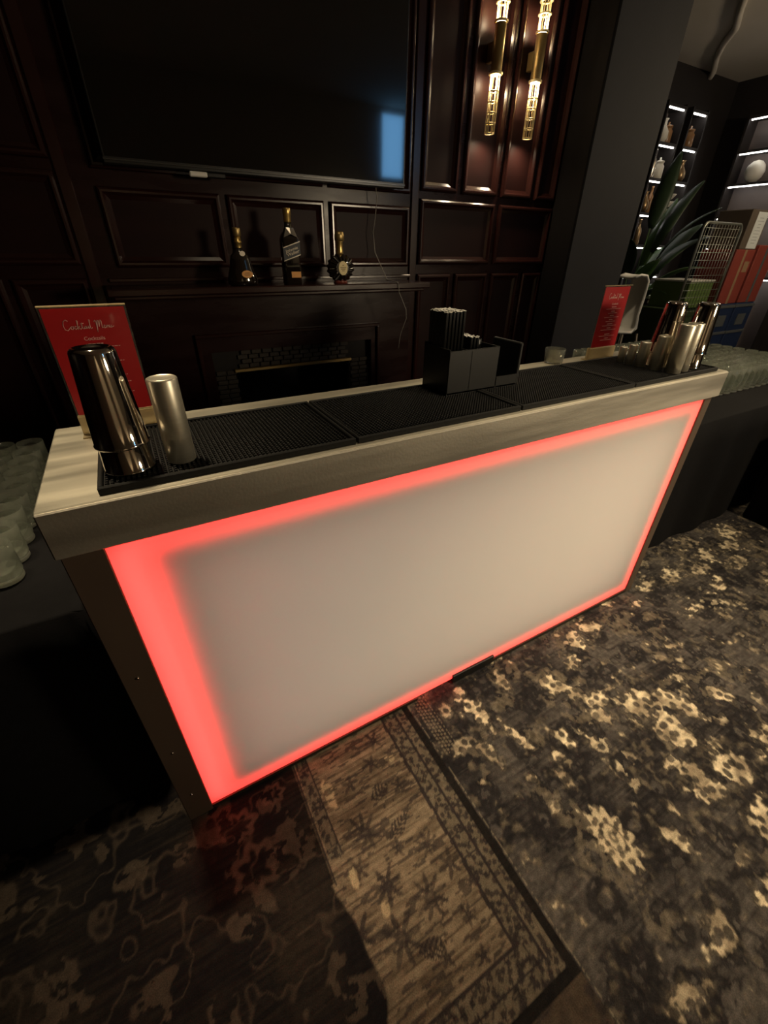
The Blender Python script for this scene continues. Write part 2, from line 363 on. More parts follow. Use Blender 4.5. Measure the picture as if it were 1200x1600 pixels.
    for yy, w_ in ((-0.688, 0.005), (-0.738, 0.003)):
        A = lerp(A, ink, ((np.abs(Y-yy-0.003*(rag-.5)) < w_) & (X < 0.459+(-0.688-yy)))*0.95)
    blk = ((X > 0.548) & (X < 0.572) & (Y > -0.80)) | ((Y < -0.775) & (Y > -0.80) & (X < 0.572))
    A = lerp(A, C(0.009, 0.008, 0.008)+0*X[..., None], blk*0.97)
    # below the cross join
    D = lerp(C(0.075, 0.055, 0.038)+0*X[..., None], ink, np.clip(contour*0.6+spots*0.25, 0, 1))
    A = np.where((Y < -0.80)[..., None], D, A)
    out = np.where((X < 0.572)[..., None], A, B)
    # pale stitched edge and hatched selvedge
    st = (np.abs(X-0.578) < 0.0035) & (vnoise(X*0, Y*170, 161) > 0.38)
    out = lerp(out, C(0.33, 0.28, 0.19)+0*X[..., None], st*0.42)
    hz = (X > 0.598) & (X < 0.655) & (Y > -0.22)
    hp = ((np.sin(X*520) > 0.2) | (np.sin(Y*420+X*160) > 0.35))
    out = lerp(out, C(0.26, 0.215, 0.145)+0*X[..., None], (hz & ~hp)*0.55); out = lerp(out, ink, (hz & hp)*0.35)
    return np.clip(out*(0.72+0.56*grain)[..., None], 0, 1)
def axis(lo, a, b, hi, fine, coarse):
    return np.concatenate([np.arange(lo, a, coarse), np.arange(a, b, fine), np.arange(b, hi, coarse), [hi]])
xs = axis(-3.0, -0.75, 2.0, 8.15, 0.0040, 0.06)
xs = np.concatenate([xs[xs < 2.0], np.arange(2.0, 3.5, 0.010), np.arange(3.5, 8.15, 0.15), [8.15]])
ys = axis(-4.0, -1.05, 0.22, 3.8, 0.0040, 0.12); ys = np.concatenate([np.arange(-4.0, -2.0, 0.12), np.arange(-2.0, -1.05, 0.012), ys[ys >= -1.05]])
GX, GY = np.meshgrid(xs, ys); nx, ny = len(xs), len(ys)
co = np.zeros((ny, nx, 3)); co[..., 0] = GX; co[..., 1] = GY
me = bpy.data.meshes.new('floor'); me.vertices.add(nx*ny); me.vertices.foreach_set('co', co.reshape(-1))
ii = (np.arange(ny-1)[:, None]*nx + np.arange(nx-1)[None, :]).reshape(-1)
quads = np.stack([ii, ii+1, ii+1+nx, ii+nx], 1).astype(np.int32)
me.loops.add(quads.size); me.loops.foreach_set('vertex_index', quads.reshape(-1))
me.polygons.add(len(quads)); me.polygons.foreach_set('loop_start', np.arange(0, quads.size, 4, dtype=np.int32))
me.update(calc_edges=True)
cc = np.ones((ny*nx, 4), dtype=np.float32); cc[:, :3] = carpet_colour(GX, GY).reshape(-1, 3)
at = me.color_attributes.new('weave', 'FLOAT_COLOR', 'POINT'); at.data.foreach_set('color', cc.reshape(-1))
m, nt, b = nodes('woven_carpet')
an = nt.nodes.new('ShaderNodeAttribute'); an.attribute_name = 'weave'
tc = nt.nodes.new('ShaderNodeTexCoord'); nz = nt.nodes.new('ShaderNodeTexNoise'); nz.inputs['Scale'].default_value = 320; nz.inputs['Detail'].default_value = 2
nt.links.new(tc.outputs['Object'], nz.inputs['Vector'])
hs = nt.nodes.new('ShaderNodeMix'); hs.data_type = 'RGBA'; hs.blend_type = 'MULTIPLY'; hs.inputs[0].default_value = 0.55
rp = nt.nodes.new('ShaderNodeMapRange'); rp.inputs[1].default_value = 0.3; rp.inputs[2].default_value = 0.7; rp.inputs[3].default_value = 0.5; rp.inputs[4].default_value = 1.35
nt.links.new(nz.outputs[0], rp.inputs[0]); nt.links.new(an.outputs['Color'], hs.inputs[6]); nt.links.new(rp.outputs[0], hs.inputs[7])
nt.links.new(hs.outputs[2], b.inputs['Base Color']); b.inputs['Roughness'].default_value = 0.95; b.inputs['Specular IOR Level'].default_value = 0.15
bp = nt.nodes.new('ShaderNodeBump'); bp.inputs['Strength'].default_value = 0.4; bp.inputs['Distance'].default_value = 0.004
nt.links.new(nz.outputs[0], bp.inputs['Height']); nt.links.new(bp.outputs[0], b.inputs['Normal'])
me.materials.append(m)
structure(link('floor', me), 'patchwork carpet with worn brown and cream floral pattern')

# ------------------------------------------------------------------ room shell
WY = 1.8
structure(MB().box(-3, 8.15, -4.0, 3.8, 3.51, 3.6).build('ceiling', CEIL), 'plain pale plaster ceiling')
structure(MB().box(-3.1, -3.0, -4.0, 1.8, 0, 3.51).build('wall_left', WOOD), 'dark panelled side wall')
wf = MB().box(-3, 4.53, -4.1, -4.0, 0, 3.51).box(5.03, 8.15, -4.1, -4.0, 0, 3.51).box(4.53, 5.03, -4.1, -4.0, 0, 2.56).box(4.53, 5.03, -4.1, -4.0, 3.47, 3.51)
structure(wf.build('wall_front', CREAM), 'plaster wall facing the bar')
w1 = empty('window_1', (4.78, -4.05, 2.56)); structure(w1, 'narrow high window letting in blue daylight')
MB().box(-0.21, 0.21, -0.01, 0.0, 0.04, 0.87).build('pane', emitter('blue_daylight', (0.18, 0.48, 0.88), 5.2), w1)
fr = MB(); fr.box(-0.25, -0.21, -0.03, 0.03, 0, 0.91).box(0.21, 0.25, -0.03, 0.03, 0, 0.91).box(-0.21, 0.21, -0.03, 0.03, 0, 0.04).box(-0.21, 0.21, -0.03, 0.03, 0.87, 0.91)
fr.build('window_frame', WHITE, w1)
structure(MB().box(8.15, 8.25, -4.0, 3.8, 0, 3.51).build('wall_right', ALC), 'dark side wall with lit display niches')
structure(MB().box(3.48, 8.15, 3.8, 3.9, 0, 3.51).build('wall_alcove', ALC), 'dark far wall with lit display niches')
structure(MB().box(3.40, 3.48, 1.95, 3.8, 0, 3.51).build('wall_return', ALC), 'dark return wall behind the pier')
structure(MB().box(2.84, 3.48, 1.59, 1.95, 0, 3.51).build('wall_pier', PIER), 'charcoal painted pier beside the wood panelling')
structure(MB().bbox(2.815, 2.839, 1.575, WY, 0, 3.5, 0.004).build('trim_1', mat('near_black_board', (0.006, 0.005, 0.005), 0.8, 0, 0.1, spec=0.1)), 'near-black board on the side of the pier')  # near-black board added over the pier's side face
# wood panelled wall, with the chimney opening left free
FX0, FX1, FZ = 0.48, 1.19, 0.90
wb = MB().box(-3, FX0, WY, 1.95, 0, 3.51).box(FX1, 2.84, WY, 1.95, 0, 3.51).box(FX0, FX1, WY, 1.95, FZ, 3.51)
wall_back = structure(wb.build('wall_back', WOOD), 'dark mahogany panelled wall behind the bar')
def panel(x0, x1, z0, z1, y=WY, parent=None, name='panel', w=0.045, h=0.022):
    prof = [(0.0, 0.0), (0.004, h*0.75), (0.012, h), (0.020, h), (0.030, h*0.45), (w, 0.001)]
    vs_ = []; fs = []
    for d, p in prof:
        vs_ += [(x0+d, y-p, z0+d), (x1-d, y-p, z0+d), (x1-d, y-p, z1-d), (x0+d, y-p, z1-d)]
    for k in range(len(prof)-1):
        for i in range(4):
            j = (i+1) % 4; fs.append((k*4+i, k*4+j, (k+1)*4+j, (k+1)*4+i))
    k = len(prof)-1; fs.append((k*4, k*4+1, k*4+2, k*4+3))
    mb = MB(); mb.add(vs_, fs); o = mb.build(name, WOOD2, parent); o.data.materials.append(WOODF)
    for p_ in o.data.polygons:
        if p_.area > 0.02 and p_.index == len(fs)-1: p_.material_index = 1
    return o
for (x0, x1) in ((1.70, 1.965), (2.00, 2.285), (2.32, 2.585), (2.62, 2.81), (-0.72, -0.42), (-0.39, -0.105), (-1.36, -1.06), (-1.03, -0.75)):
    panel(x0, x1, 1.79, 3.2, parent=wall_back); panel(x0, x1, 0.16, 1.365, parent=wall_back)
for (x0, x1) in ((1.70, 2.285), (2.32, 2.81), (-0.72, -0.105), (-1.36, -0.75)):
    panel(x0, x1, 1.415, 1.755, parent=wall_back)
for (x0, x1) in ((0.03, 0.545), (0.575, 1.085), (1.115, 1.63)):
    panel(x0, x1, 1.405, 1.712, parent=wall_back); panel(x0, x1, 1.77, 3.2, parent=wall_back)
MB().bbox(-0.02, 1.65, WY-0.014, WY, 1.346, 1.362, 0.003).build('dado_moulding', WOOD2, wall_back)
for x in (-0.075, 1.665): MB().bbox(x-0.025, x+0.025, WY-0.012, WY, 0, 3.4, 0.004).build('stile', WOOD2, wall_back)
structure(MB().bbox(1.70, 2.84, WY-0.02, WY, 0, 0.14, 0.005).build('baseboard_back', WOOD2), 'dark skirting under the panelling')

# ------------------------------------------------------------------ fireplace with mantel
fp = empty('fireplace', (0.8, 1.72, 0)); tag(fp, 'dark mahogany fireplace surround and mantel shelf under the television', 'fireplace')
def L(mb): mb.v = [(x-0.8, y-1.72, z) for x, y, z in mb.v]; return mb
L(MB().box(0.0, 0.36, 1.72, WY-0.001, 0, 1.285).box(1.33, 1.61, 1.72, WY-0.001, 0, 1.285).box(0.36, 1.33, 1.72, WY-0.001, 1.01, 1.285)).build('surround', WOOD, fp)
L(MB().bbox(-0.04, 1.61, 1.50, WY-0.001, 1.305, 1.335, 0.005).bbox(-0.02, 1.61, 1.56, WY-0.001, 1.285, 1.305, 0.006)).build('mantel_shelf', WOOD2, fp)
fm = MB()                                                # raised frame round the opening
for (a, c, d, e) in ((0.29, 1.385, 1.085, 1.105),): fm.bbox(a, c, 1.70, 1.7195, d, e, 0.004)
fm.bbox(0.29, 0.31, 1.70, 1.7195, 0, 1.085, 0.004).bbox(1.365, 1.385, 1.70, 1.7195, 0, 1.085, 0.004)
L(fm).build('frame_moulding', WOOD2, fp)
BRICKM = mat('sooty_brick', (0.040, 0.032, 0.024), 0.8, 0, 0.5, (9, 9, 9), 0.3, 60)
MORT = mat('sooty_mortar', (0.012, 0.010, 0.009), 0.9, 0, 0.3, (9, 9, 9))
IRON = mat('cast_iron', (0.012, 0.011, 0.010), 0.5, 0.6, 0.2, (9, 9, 9))
L(MB().box(0.36, FX0, 1.765, 1.795, 0, 1.01).box(FX1, 1.33, 1.765, 1.795, 0, 1.01).box(FX0, FX1, 1.765, 1.795, FZ, 1.01)).build('brick_backing', MORT, fp)
L(MB().box(FX0, FX1, 2.20, 2.22, 0, FZ).box(FX0-0.02, FX0, WY, 2.2, 0, FZ).box(FX1, FX1+0.02, WY, 2.2, 0, FZ).box(FX0, FX1, WY, 2.2, FZ, FZ+0.02)).build('firebox', IRON, fp)
L(MB().bbox(FX0-0.01, FX1+0.01, 1.74, 1.764, FZ-0.012, FZ+0.006, 0.003)).build('lintel_bar', BRASSD, fp)
bk = MB().bbox(0, 0.054, 0, 0.014, 0, 0.022, 0.002).mesh('brick', BRICKM)
rows = [0.28+k*0.026 for k in range(24)]
for k, z in enumerate(rows):
    for side in (0.362, 1.196):
        for i in range(2):
            o = link('brick', bk, fp, (side+i*0.058+(0.008 if k % 2 else 0)-0.8, 1.752-1.72+random.uniform(-.002, .002), z))
for k in range(4):
    for i in range(11 if k > 0 else 11):
        link('brick', bk, fp, (0.50+i*0.061+(0.02 if k % 2 else 0)-0.8, 1.752-1.72+random.uniform(-.002, .002), 0.908+k*0.0245))
L(MB().lathe([(0.005, 0), (0.004, 0.012), (0.0, 0.014)], 10, (0, 0, 0))).build('knob', BRASSD, fp, (0.563, -0.006, 0.88)).rotation_euler = (1.57, 0, 0)

# ------------------------------------------------------------------ the illuminated bar
BX0, BX1, BY1, BZ = -0.215, 1.975, 0.437, 1.11
PX0, PX1, PZ0, PZ1 = -0.140, 1.898, 0.022, 1.013
bar = empty('mobile_bar', (0.88, 0.2, 0)); tag(bar, 'long mobile bar with steel top and red edge-lit frosted front panel', 'bar')
def LB(mb): mb.v = [(x-0.88, y-0.2, z) for x, y, z in mb.v]; return mb
LB(MB().bbox(BX0, BX1, -0.004, BY1, BZ-0.012, BZ, 0.003)).build('counter_top', STEELTOP, bar)
LB(MB().bbox(BX0, BX1, -0.008, 0.012, PZ1, BZ-0.0025, 0.0025).box(BX0, BX0+0.02, 0.012, BY1, PZ1, BZ-0.012).box(BX1-0.02, BX1, 0.012, BY1, PZ1, BZ-0.012)).build('apron', STEEL, bar)
post = LB(MB().bbox(BX0+0.006, PX0, 0.0, 0.03, 0.0, PZ1, 0.002)).build('side_post', POSTM, bar)
LB(MB().bbox(PX1, BX1-0.03, 0.0, 0.03, 0.0, PZ1, 0.002)).build('side_post', POSTM, bar)
scr = MB().lathe([(0.0, -0.003), (0.003, -0.0025), (0.004, 0)], 10).mesh('screw', TIN)
for z in (0.66, 0.35, 0.13):
    o = link('screw', scr, post, (-0.178-0.88, -0.0005-0.2, z)); o.rotation_euler = (-1.57, 0, 0)
LB(MB().box(PX0, 0.62, 0.0, 0.03, 0.006, PZ0).box(0.80, PX1, 0.0, 0.03, 0.004, PZ0)).build('bottom_rail', DARKMETAL, bar)
LB(MB().bbox(0.785, 1.0, -0.004, 0.0055, 0.004, 0.046, 0.002)).build('notch_shade', PLASTIC, bar)  # dark plate stands in for the shadow inside the rail notch
# frosted sheet
m, nt, b = nodes('frosted_acrylic')
for n in list(nt.nodes):
    if n.type == 'BSDF_PRINCIPLED': nt.nodes.remove(n)
tr = nt.nodes.new('ShaderNodeBsdfTranslucent'); tr.inputs[0].default_value = (0.86, 0.84, 0.80, 1)
df = nt.nodes.new('ShaderNodeBsdfDiffuse'); df.inputs[0].default_value = (0.72, 0.70, 0.64, 1)
gl = nt.nodes.new('ShaderNodeBsdfGlossy'); gl.inputs[0].default_value = (1, 1, 1, 1); gl.inputs[1].default_value = 0.45
nz = nt.nodes.new('ShaderNodeTexNoise'); nz.inputs['Scale'].default_value = 3; tc = nt.nodes.new('ShaderNodeTexCoord'); nt.links.new(tc.outputs['Object'], nz.inputs['Vector'])
mr = nt.nodes.new('ShaderNodeMapRange'); mr.inputs[3].default_value = 0.60; mr.inputs[4].default_value = 0.68; nt.links.new(nz.outputs[0], mr.inputs[0])
a1 = nt.nodes.new('ShaderNodeMixShader'); nt.links.new(mr.outputs[0], a1.inputs[0]); nt.links.new(df.outputs[0], a1.inputs[1]); nt.links.new(tr.outputs[0], a1.inputs[2])
a2 = nt.nodes.new('ShaderNodeMixShader'); a2.inputs[0].default_value = 0.03; nt.links.new(a1.outputs[0], a2.inputs[1]); nt.links.new(gl.outputs[0], a2.inputs[2])
nt.links.new(a2.outputs[0], nt.nodes['Material Output'].inputs['Surface'])
FROST = m
pane = LB(MB().add([(PX0, 0.006, PZ0), (PX1, 0.006, PZ0), (PX1, 0.006, PZ1), (PX0, 0.006, PZ1)], [(0, 1, 2, 3)])).build('front_panel', FROST, bar)
CARC = mat('carcass_grey', (0.10, 0.095, 0.09), 0.8, 0, 0.1)
LB(MB().box(BX0+0.03, BX1-0.05, 0.15, 0.165, 0.02, BZ-0.02).box(BX0+0.012, BX0+0.03, 0.03, BY1-0.02, 0.0, PZ1)
   .box(BX1-0.05, BX1-0.032, 0.03, BY1-0.02, 0.0, PZ1).box(BX0+0.03, BX1-0.05, 0.03, 0.15, 0.004, 0.02).box(BX0+0.03, BX1-0.05, 0.03, 0.15, PZ1, PZ1+0.015)).build('carcass', CARC, bar)
LEDR = emitter('red_led', (1.0, 0.032, 0.028), 19)
LEDT = emitter('red_led_dim', (1.0, 0.032, 0.028), 13)
def led(x0, x1, z0, z1, m, y0=0.030, y1=0.036): LB(MB().box(x0, x1, y0, y1, z0, z1)).build('led_strip', m, bar)
LIP = mat('baffle_white', (0.45, 0.44, 0.42), 0.7)  # for unseen fins added to block the red glow short of the centre
LB(MB().box(PX0+0.050, PX0+0.053, 0.033, 0.149, PZ0+0.03, PZ1-0.03)).build('light_baffle', LIP, bar)
LB(MB().box(PX1-0.031, PX1-0.028, 0.025, 0.149, PZ0+0.03, PZ1-0.03)).build('light_baffle', LIP, bar)
LB(MB().box(PX0+0.053, PX1-0.031, 0.025, 0.149, PZ0+0.028, PZ0+0.031)).build('light_baffle', LIP, bar)
LB(MB().box(PX0+0.053, PX1-0.031, 0.025, 0.149, PZ1-0.031, PZ1-0.028)).build('light_baffle', LIP, bar)
led(PX0+0.010, PX0+0.036, PZ0+0.01, PZ1-0.01, LEDR, 0.045, 0.049)
led(PX0+0.03, PX1-0.02, PZ0+0.001, PZ0+0.014, LEDT, 0.034, 0.038)
led(PX0+0.03, PX1-0.02, PZ1-0.014, PZ1-0.001, LEDT, 0.034, 0.038)
led(PX1-0.014, PX1-0.002, PZ0+0.01, PZ1-0.01, LEDT, 0.034, 0.038)
LB(MB().box(PX0+0.10, PX1-0.06, 0.130, 0.149, PZ0+0.06, PZ1-0.06)).build('fill_board', emitter('warm_fill_glow', (1.0, 0.89, 0.77), 0.31), bar)  # added hidden glow that brightens the panel centre, not a bar fitting

# ------------------------------------------------------------------ rubber bar mats
def make_mat():
    r = empty('bar_mat'); W, D = 0.508, 0.315
    mb = MB().box(0.004, W-0.004, 0.004, D-0.004, 0.0, 0.006); mb.build('base', RUBBER, r)
    MB().bbox(0, W, 0, 0.008, 0, 0.015, 0.002).bbox(0, W, D-0.008, D, 0, 0.015, 0.002).bbox(0, 0.008, 0.008, D-0.008, 0, 0.015, 0.002).bbox(W-0.008, W, 0.008, D-0.008, 0, 0.015, 0.002).build('rim', RUBBER, r)
    nb = MB()
    for i in range(54):
        for j in range(30):
            x = 0.014+i*0.0090; y = 0.014+j*0.0098; a = 0.0031
            nb.add([(x-a, y-a, .006), (x+a, y-a, .006), (x+a, y+a, .006), (x-a, y+a, .006), (x-a*.7, y-a*.7, .012), (x+a*.7, y-a*.7, .012), (x+a*.7, y+a*.7, .012), (x-a*.7, y+a*.7, .012)],
                   [(4,5,6,7),(0,1,5,4),(1,2,6,5),(2,3,7,6),(3,0,4,7)])
    tag(nb.build('nubs', RUBBER, r), kind='stuff')
    return r
mt = make_mat()
ml = ['black ribbed rubber mat under the left shaker and steel measure', 'black rubber mat second from the left, between left shaker and straw caddy',
      'black rubber mat in front of the small candle glass, right of the straw caddy', 'black rubber mat under the row of steel measures at the far end']
for k in range(4):
    o = mt if k == 0 else copy_tree(mt)
    o.location = (-0.118+k*0.5125, 0.012, BZ); tag(o, ml[k], 'bar mat', 'rubber mats laid along the bar top')
MZ = BZ+0.012

# ------------------------------------------------------------------ shakers and measures
def make_shaker(loc, label):
    r = empty('cocktail_shaker', loc); tag(r, label, 'shaker', 'stacked steel shaker tins')
    def tin(z0, R=0.0455, Rt=0.0345, h=0.172):
        p = [(R-0.002, z0+0.001), (R+0.0008, z0), (R+0.0014, z0+0.002), (R+0.0006, z0+0.0045), (R-0.0005, z0+0.006)]
        p += [(R+(Rt-R)*t, z0+0.006+(h-0.014)*t) for t in (0.25, 0.5, 0.75, 1.0)]
        p += [(Rt-0.0015, z0+h-0.004), (Rt-0.005, z0+h-0.0008), (Rt-0.008, z0+h), (Rt-0.011, z0+h-0.004), (0.001, z0+h-0.005)]
        return MB().lathe(p, 48, cap1=True)
    tin(0.0, 0.0445, 0.034).build('lower_tin', TIN, r)
    tin(0.050, 0.0465, 0.0355).build('upper_tin', TIN, r)
    return r
make_shaker((-0.062, 0.092, MZ), 'polished steel shaker tins stacked upside down in front of the large near menu')
make_shaker((1.752, 0.150, MZ), 'stacked polished shaker tins behind the graded steel measures')
make_shaker((1.840, 0.085, MZ), 'stacked polished shaker tins nearest the far right end of the bar')
def make_measure(x, y, R, h, label):
    r = empty('thimble_measure', (x, y, MZ)); tag(r, label, 'measure', 'brushed steel thimble measures')
    MB().lathe([(R-0.001, 0.0), (R, 0.001), (R, h-0.003), (R-0.0008, h-0.001), (R-0.0022, h)], 40).build('body', MEAS, r)
    MB().lathe([(R-0.0022, h), (R-0.004, h-0.0012), (0.001, h-0.0016)], 40, cap1=True).build('closed_end', MEAS, r)
    return r
make_measure(0.031, 0.083, 0.0268, 0.163, 'tall brushed steel measure upside down beside the left shaker')
make_measure(1.676, 0.252, 0.0135, 0.058, 'smallest steel measure, farthest in the graded row at the far end')
make_measure(1.672, 0.212, 0.0145, 0.072, 'second smallest steel measure in the graded row at the far end')
make_measure(1.676, 0.170, 0.0190, 0.088, 'middle-sized steel measure in the graded row at the far end')
make_measure(1.676, 0.110, 0.0225, 0.118, 'second tallest steel measure in the graded row at the far end')
make_measure(1.688, 0.052, 0.0260, 0.162, 'tallest steel measure at the near end of the graded row')
make_measure(1.752, 0.060, 0.0260, 0.162, 'tall steel measure between the graded row and the end shaker')

# ------------------------------------------------------------------ menus
def strokes(mb, polys, ox, oz, s, y, w=0.0008):
    for pl in polys: mb.tube([(ox+px*s, y, oz+pz*s) for px, pz in pl], w, 4, cap=True)
CURS = [  # handwriting: Cocktail Menu
    [(0.9,1.5),(0.6,1.75),(0.2,1.5),(0.0,0.8),(0.1,0.1),(0.5,-0.1),(0.9,0.3),(1.15,0.5)],
    [(1.3,0.6),(1.1,0.45),(1.1,0.15),(1.3,0.05),(1.5,0.3),(1.35,0.6),(1.6,0.5)],
    [(2.0,0.55),(1.75,0.55),(1.65,0.25),(1.8,0.05),(2.1,0.25)],
    [(2.1,0.2),(2.4,1.5),(2.3,1.6),(2.2,0.0),(2.3,0.45),(2.55,0.6),(2.35,0.35),(2.6,0.05),(2.8,0.2)],
    [(2.8,0.2),(3.0,1.3),(2.95,0.2),(3.1,0.05),(3.25,0.3)],[(2.7,0.95),(3.3,1.05)],
    [(3.5,0.55),(3.3,0.45),(3.3,0.1),(3.5,0.15),(3.6,0.55),(3.6,0.1),(3.8,0.25)],
    [(3.8,0.25),(3.9,0.6),(3.88,0.15),(4.0,0.08),(4.1,0.3)],
    [(4.1,0.3),(4.35,1.6),(4.25,1.65),(4.2,0.3),(4.3,0.05),(4.5,0.25)],
    [(5.0,1.2),(5.2,1.5),(5.35,1.3),(5.2,-0.6),(5.35,0.4),(5.6,1.5),(5.75,1.4),(5.65,0.3),(5.9,1.0),(6.1,1.5),(6.2,1.3),(6.1,0.1),(6.35,0.2)],
    [(6.35,0.2),(6.65,0.5),(6.55,0.65),(6.4,0.4),(6.5,0.05),(6.8,0.2)],
    [(6.8,0.2),(6.9,0.55),(6.9,0.1),(7.05,0.5),(7.2,0.5),(7.2,0.1),(7.4,0.3)],
    [(7.4,0.55),(7.4,0.15),(7.6,0.1),(7.75,0.55),(7.75,0.12),(8.1,0.35)]]
def make_menu(x0, x1, y, label):
    W = x1-x0; r = empty('menu_stand', ((x0+x1)/2, y, BZ)); tag(r, label, 'menu', 'red cocktail menus on the bar')
    H0, H1 = 0.050, 0.272
    card = MB().box(-W/2+0.004, W/2-0.004, 0.0008, 0.0022, H0, H1-0.003).build('menu_card', RED, r)
    MB().box(-W/2, W/2, 0.0030, 0.0052, 0.004, H1).build('acrylic_back', ACRYL, r)
    MB().bbox(-W/2, W/2, -0.0035, 0.0052, H1, H1+0.0028, 0.0006).build('top_edge', ACRYLB, r)
    MB().bbox(-W/2, W/2, -0.004, 0.016, 0.004, H0-0.002, 0.002).build('base_block', ACRYLB, r)
    MB().bbox(-W/2-0.002, W/2+0.002, -0.018, 0.032, 0.0, 0.004, 0.001).build('foot', ACRYLB, r)
    t = MB(); strokes(t, CURS, -0.044, 0.228, 0.0112, -0.0002, 0.0007); t.build('title_script', INK, card)
    text('heading', 'Cocktails', 0.0105, INK, card, Matrix.Translation((0.004, 0.0005, 0.206)) @ Matrix.Rotation(math.pi/2, 4, 'X'))
    ln = MB(); z = 0.197; rr = random.Random(5); k = 0
    while z > 0.066:
        big = (k % 2 == 0); w = rr.uniform(.010, .016) if big else rr.uniform(.028, .046)
        if 0.098 < z < 0.106: z -= 0.008; continue
        x = -w
        while x < w:                                    # row of tiny unreadable print
            d = rr.uniform(.0025, .007); ln.box(x+0.003, min(x+d, w)+0.003, 0.0, 0.0007, z, z+(0.0024 if big else 0.0014)); x += d+0.0016
        z -= 0.0062 if big else 0.0092; k += 1
    ln.build('print_lines', INK, card)
    return r
make_menu(-0.150, 0.008, 0.348, 'large-looking red cocktail menu behind the left shaker')
make_menu(1.625, 1.783, 0.362, 'red cocktail menu at the far right end of the bar')

# ------------------------------------------------------------------ straw caddy
cad = empty('straw_caddy', (0.91, 0.25, MZ)); tag(cad, 'black plastic bar caddy with napkin bay and straw compartments', 'caddy')
cb = MB()
X0, X1, Y0, Y1 = -0.135, 0.055, -0.058, 0.070
cb.bbox(X0, X1, Y0, Y0+0.004, 0.0, 0.125, 0.0015).bbox(X0, X1, Y1-0.004, Y1, 0, 0.135, 0.0015).bbox(X0, X0+0.004, Y0, Y1, 0, 0.130, 0.0015).bbox(X1-0.004, X1, Y0, Y1, 0, 0.125, 0.0015)
cb.bbox(X0+0.08, X0+0.084, Y0, Y1, 0, 0.12, 0.001).box(X0, X1, Y0, Y1, 0, 0.006)
cb.build('compartments', PLASTIC, cad)
MB().bbox(X1, 0.143, Y0, Y0+0.004, 0, 0.035, 0.0015).bbox(X1, 0.143, Y1-0.004, Y1, 0, 0.035, 0.0015).box(X1, 0.143, Y0, Y1, 0, 0.006).build('napkin_bay', PLASTIC, cad)
MB().bbox(0.139, 0.152, Y0, Y1, 0, 0.128, 0.003).build('end_wall', PLASTIC, cad)
stm = MB().lathe([(0.0030, 0), (0.0030, 0.200)], 8, cap0=True, cap1=False).mesh('straw', PLASTIC)
tipm = MB().lathe([(0.0030, 0.1995), (0.0031, 0.2005), (0.0019, 0.2005), (0.0017, 0.196)], 8, cap1=True)
STIP = mat('glossy_straw_end', (0.85, 0.83, 0.75), 0.2, 0, 0.05, spec=0.8)
tip_me = tipm.mesh('straw_end', STIP)
def straws(n, x0, x1, y0, y1, h, label, grp):
    pts = []; x = x0; row = 0
    while x <= x1 and len(pts) < n:
        y = y0+(0.0033 if row % 2 else 0)
        while y <= y1 and len(pts) < n: pts.append((x, y)); y += 0.0068
        x += 0.0062; row += 1
    for (x, y) in pts:
        o = link('straw', stm); o.location = (0.91+x, 0.25+y, MZ+0.007); s = (h-0.007+random.uniform(-.002, .002))/0.2
        o.scale = (1, 1, s); tag(o, label, 'straw', grp); link('straw_end', tip_me, o)
straws(150, X0+0.008, X0+0.077, Y0+0.040, Y1-0.008, 0.222, 'tall black drinking straw in the caddy bundle', 'tall straws in the bar caddy')
straws(60, X0+0.106, X0+0.148, Y0+0.040, Y1-0.012, 0.150, 'short black cocktail straw in the caddy', 'short straws in the bar caddy')
MB().lathe([(0.016, 0), (0.016, 0.128), (0.015, 0.130), (0.0145, 0.128), (0.0145, 0.01)], 20).build('round_holder', PLASTIC, cad, (0.034, 0.03, 0.006))

# small glass with white contents
sg = empty('candle_glass', (1.462, 0.398, BZ)); tag(sg, 'small clear glass with white candle wax on the back edge of the bar', 'glass')
MB().lathe([(0.001, 0.004), (0.030, 0.004), (0.032, 0.0), (0.035, 0.003), (0.040, 0.056), (0.0385, 0.056), (0.034, 0.008), (0.001, 0.008)], 28, cap0=True).build('tumbler', glass('candle_clear', (0.98, 0.97, 0.93), 0.02, 0.05, 1.35), sg)
MB().lathe([(0.001, 0.009), (0.0325, 0.009), (0.0350, 0.030), (0.031, 0.034), (0.012, 0.033), (0.001, 0.036)], 24, cap0=True, cap1=True).build('wax', WHITEG, sg)
MB().tube([(0, 0, 0.034), (0.002, 0, 0.043)], 0.001, 5).build('wick', PLASTIC, sg)

# ------------------------------------------------------------------ television and what hangs by it
tv = empty('television', (0.81, 1.70, 1.78)); tag(tv, 'large black wall-mounted television, switched off, above the mantel', 'television')
TW, TH = 0.725, 0.83
MB().bbox(-TW, TW, 0.0, 0.035, 0.0, TH, 0.004).build('housing', TVF, tv)
MB().box(-TW+0.010, TW-0.010, -0.0015, -0.0001, 0.024, TH-0.010).build('screen', TVB, tv)
MB().bbox(-TW+0.0, TW-0.0, -0.004, -0.0001, 0.012, 0.020, 0.001).build('lower_trim', mat('trim_grey', (0.07, 0.07, 0.07), 0.25, 0.6), tv)
MB().box(-0.3, 0.3, 0.035, 0.074, 0.2, 0.6).build('wall_bracket', PLASTIC, tv)
sb = empty('sensor_bar', (0.49, 1.708, 1.7665)); sb.parent = tv; sb.location = (-0.32, 0.008, -0.0135); sb['label'] = 'slim bar with white left half under the screen'
MB().bbox(-0.078, -0.002, -0.012, 0.012, -0.007, 0.0125, 0.004).build('white_half', WHITE, sb)
MB().bbox(-0.002, 0.078, -0.012, 0.012, -0.007, 0.0125, 0.004).build('dark_half', TVF, sb)
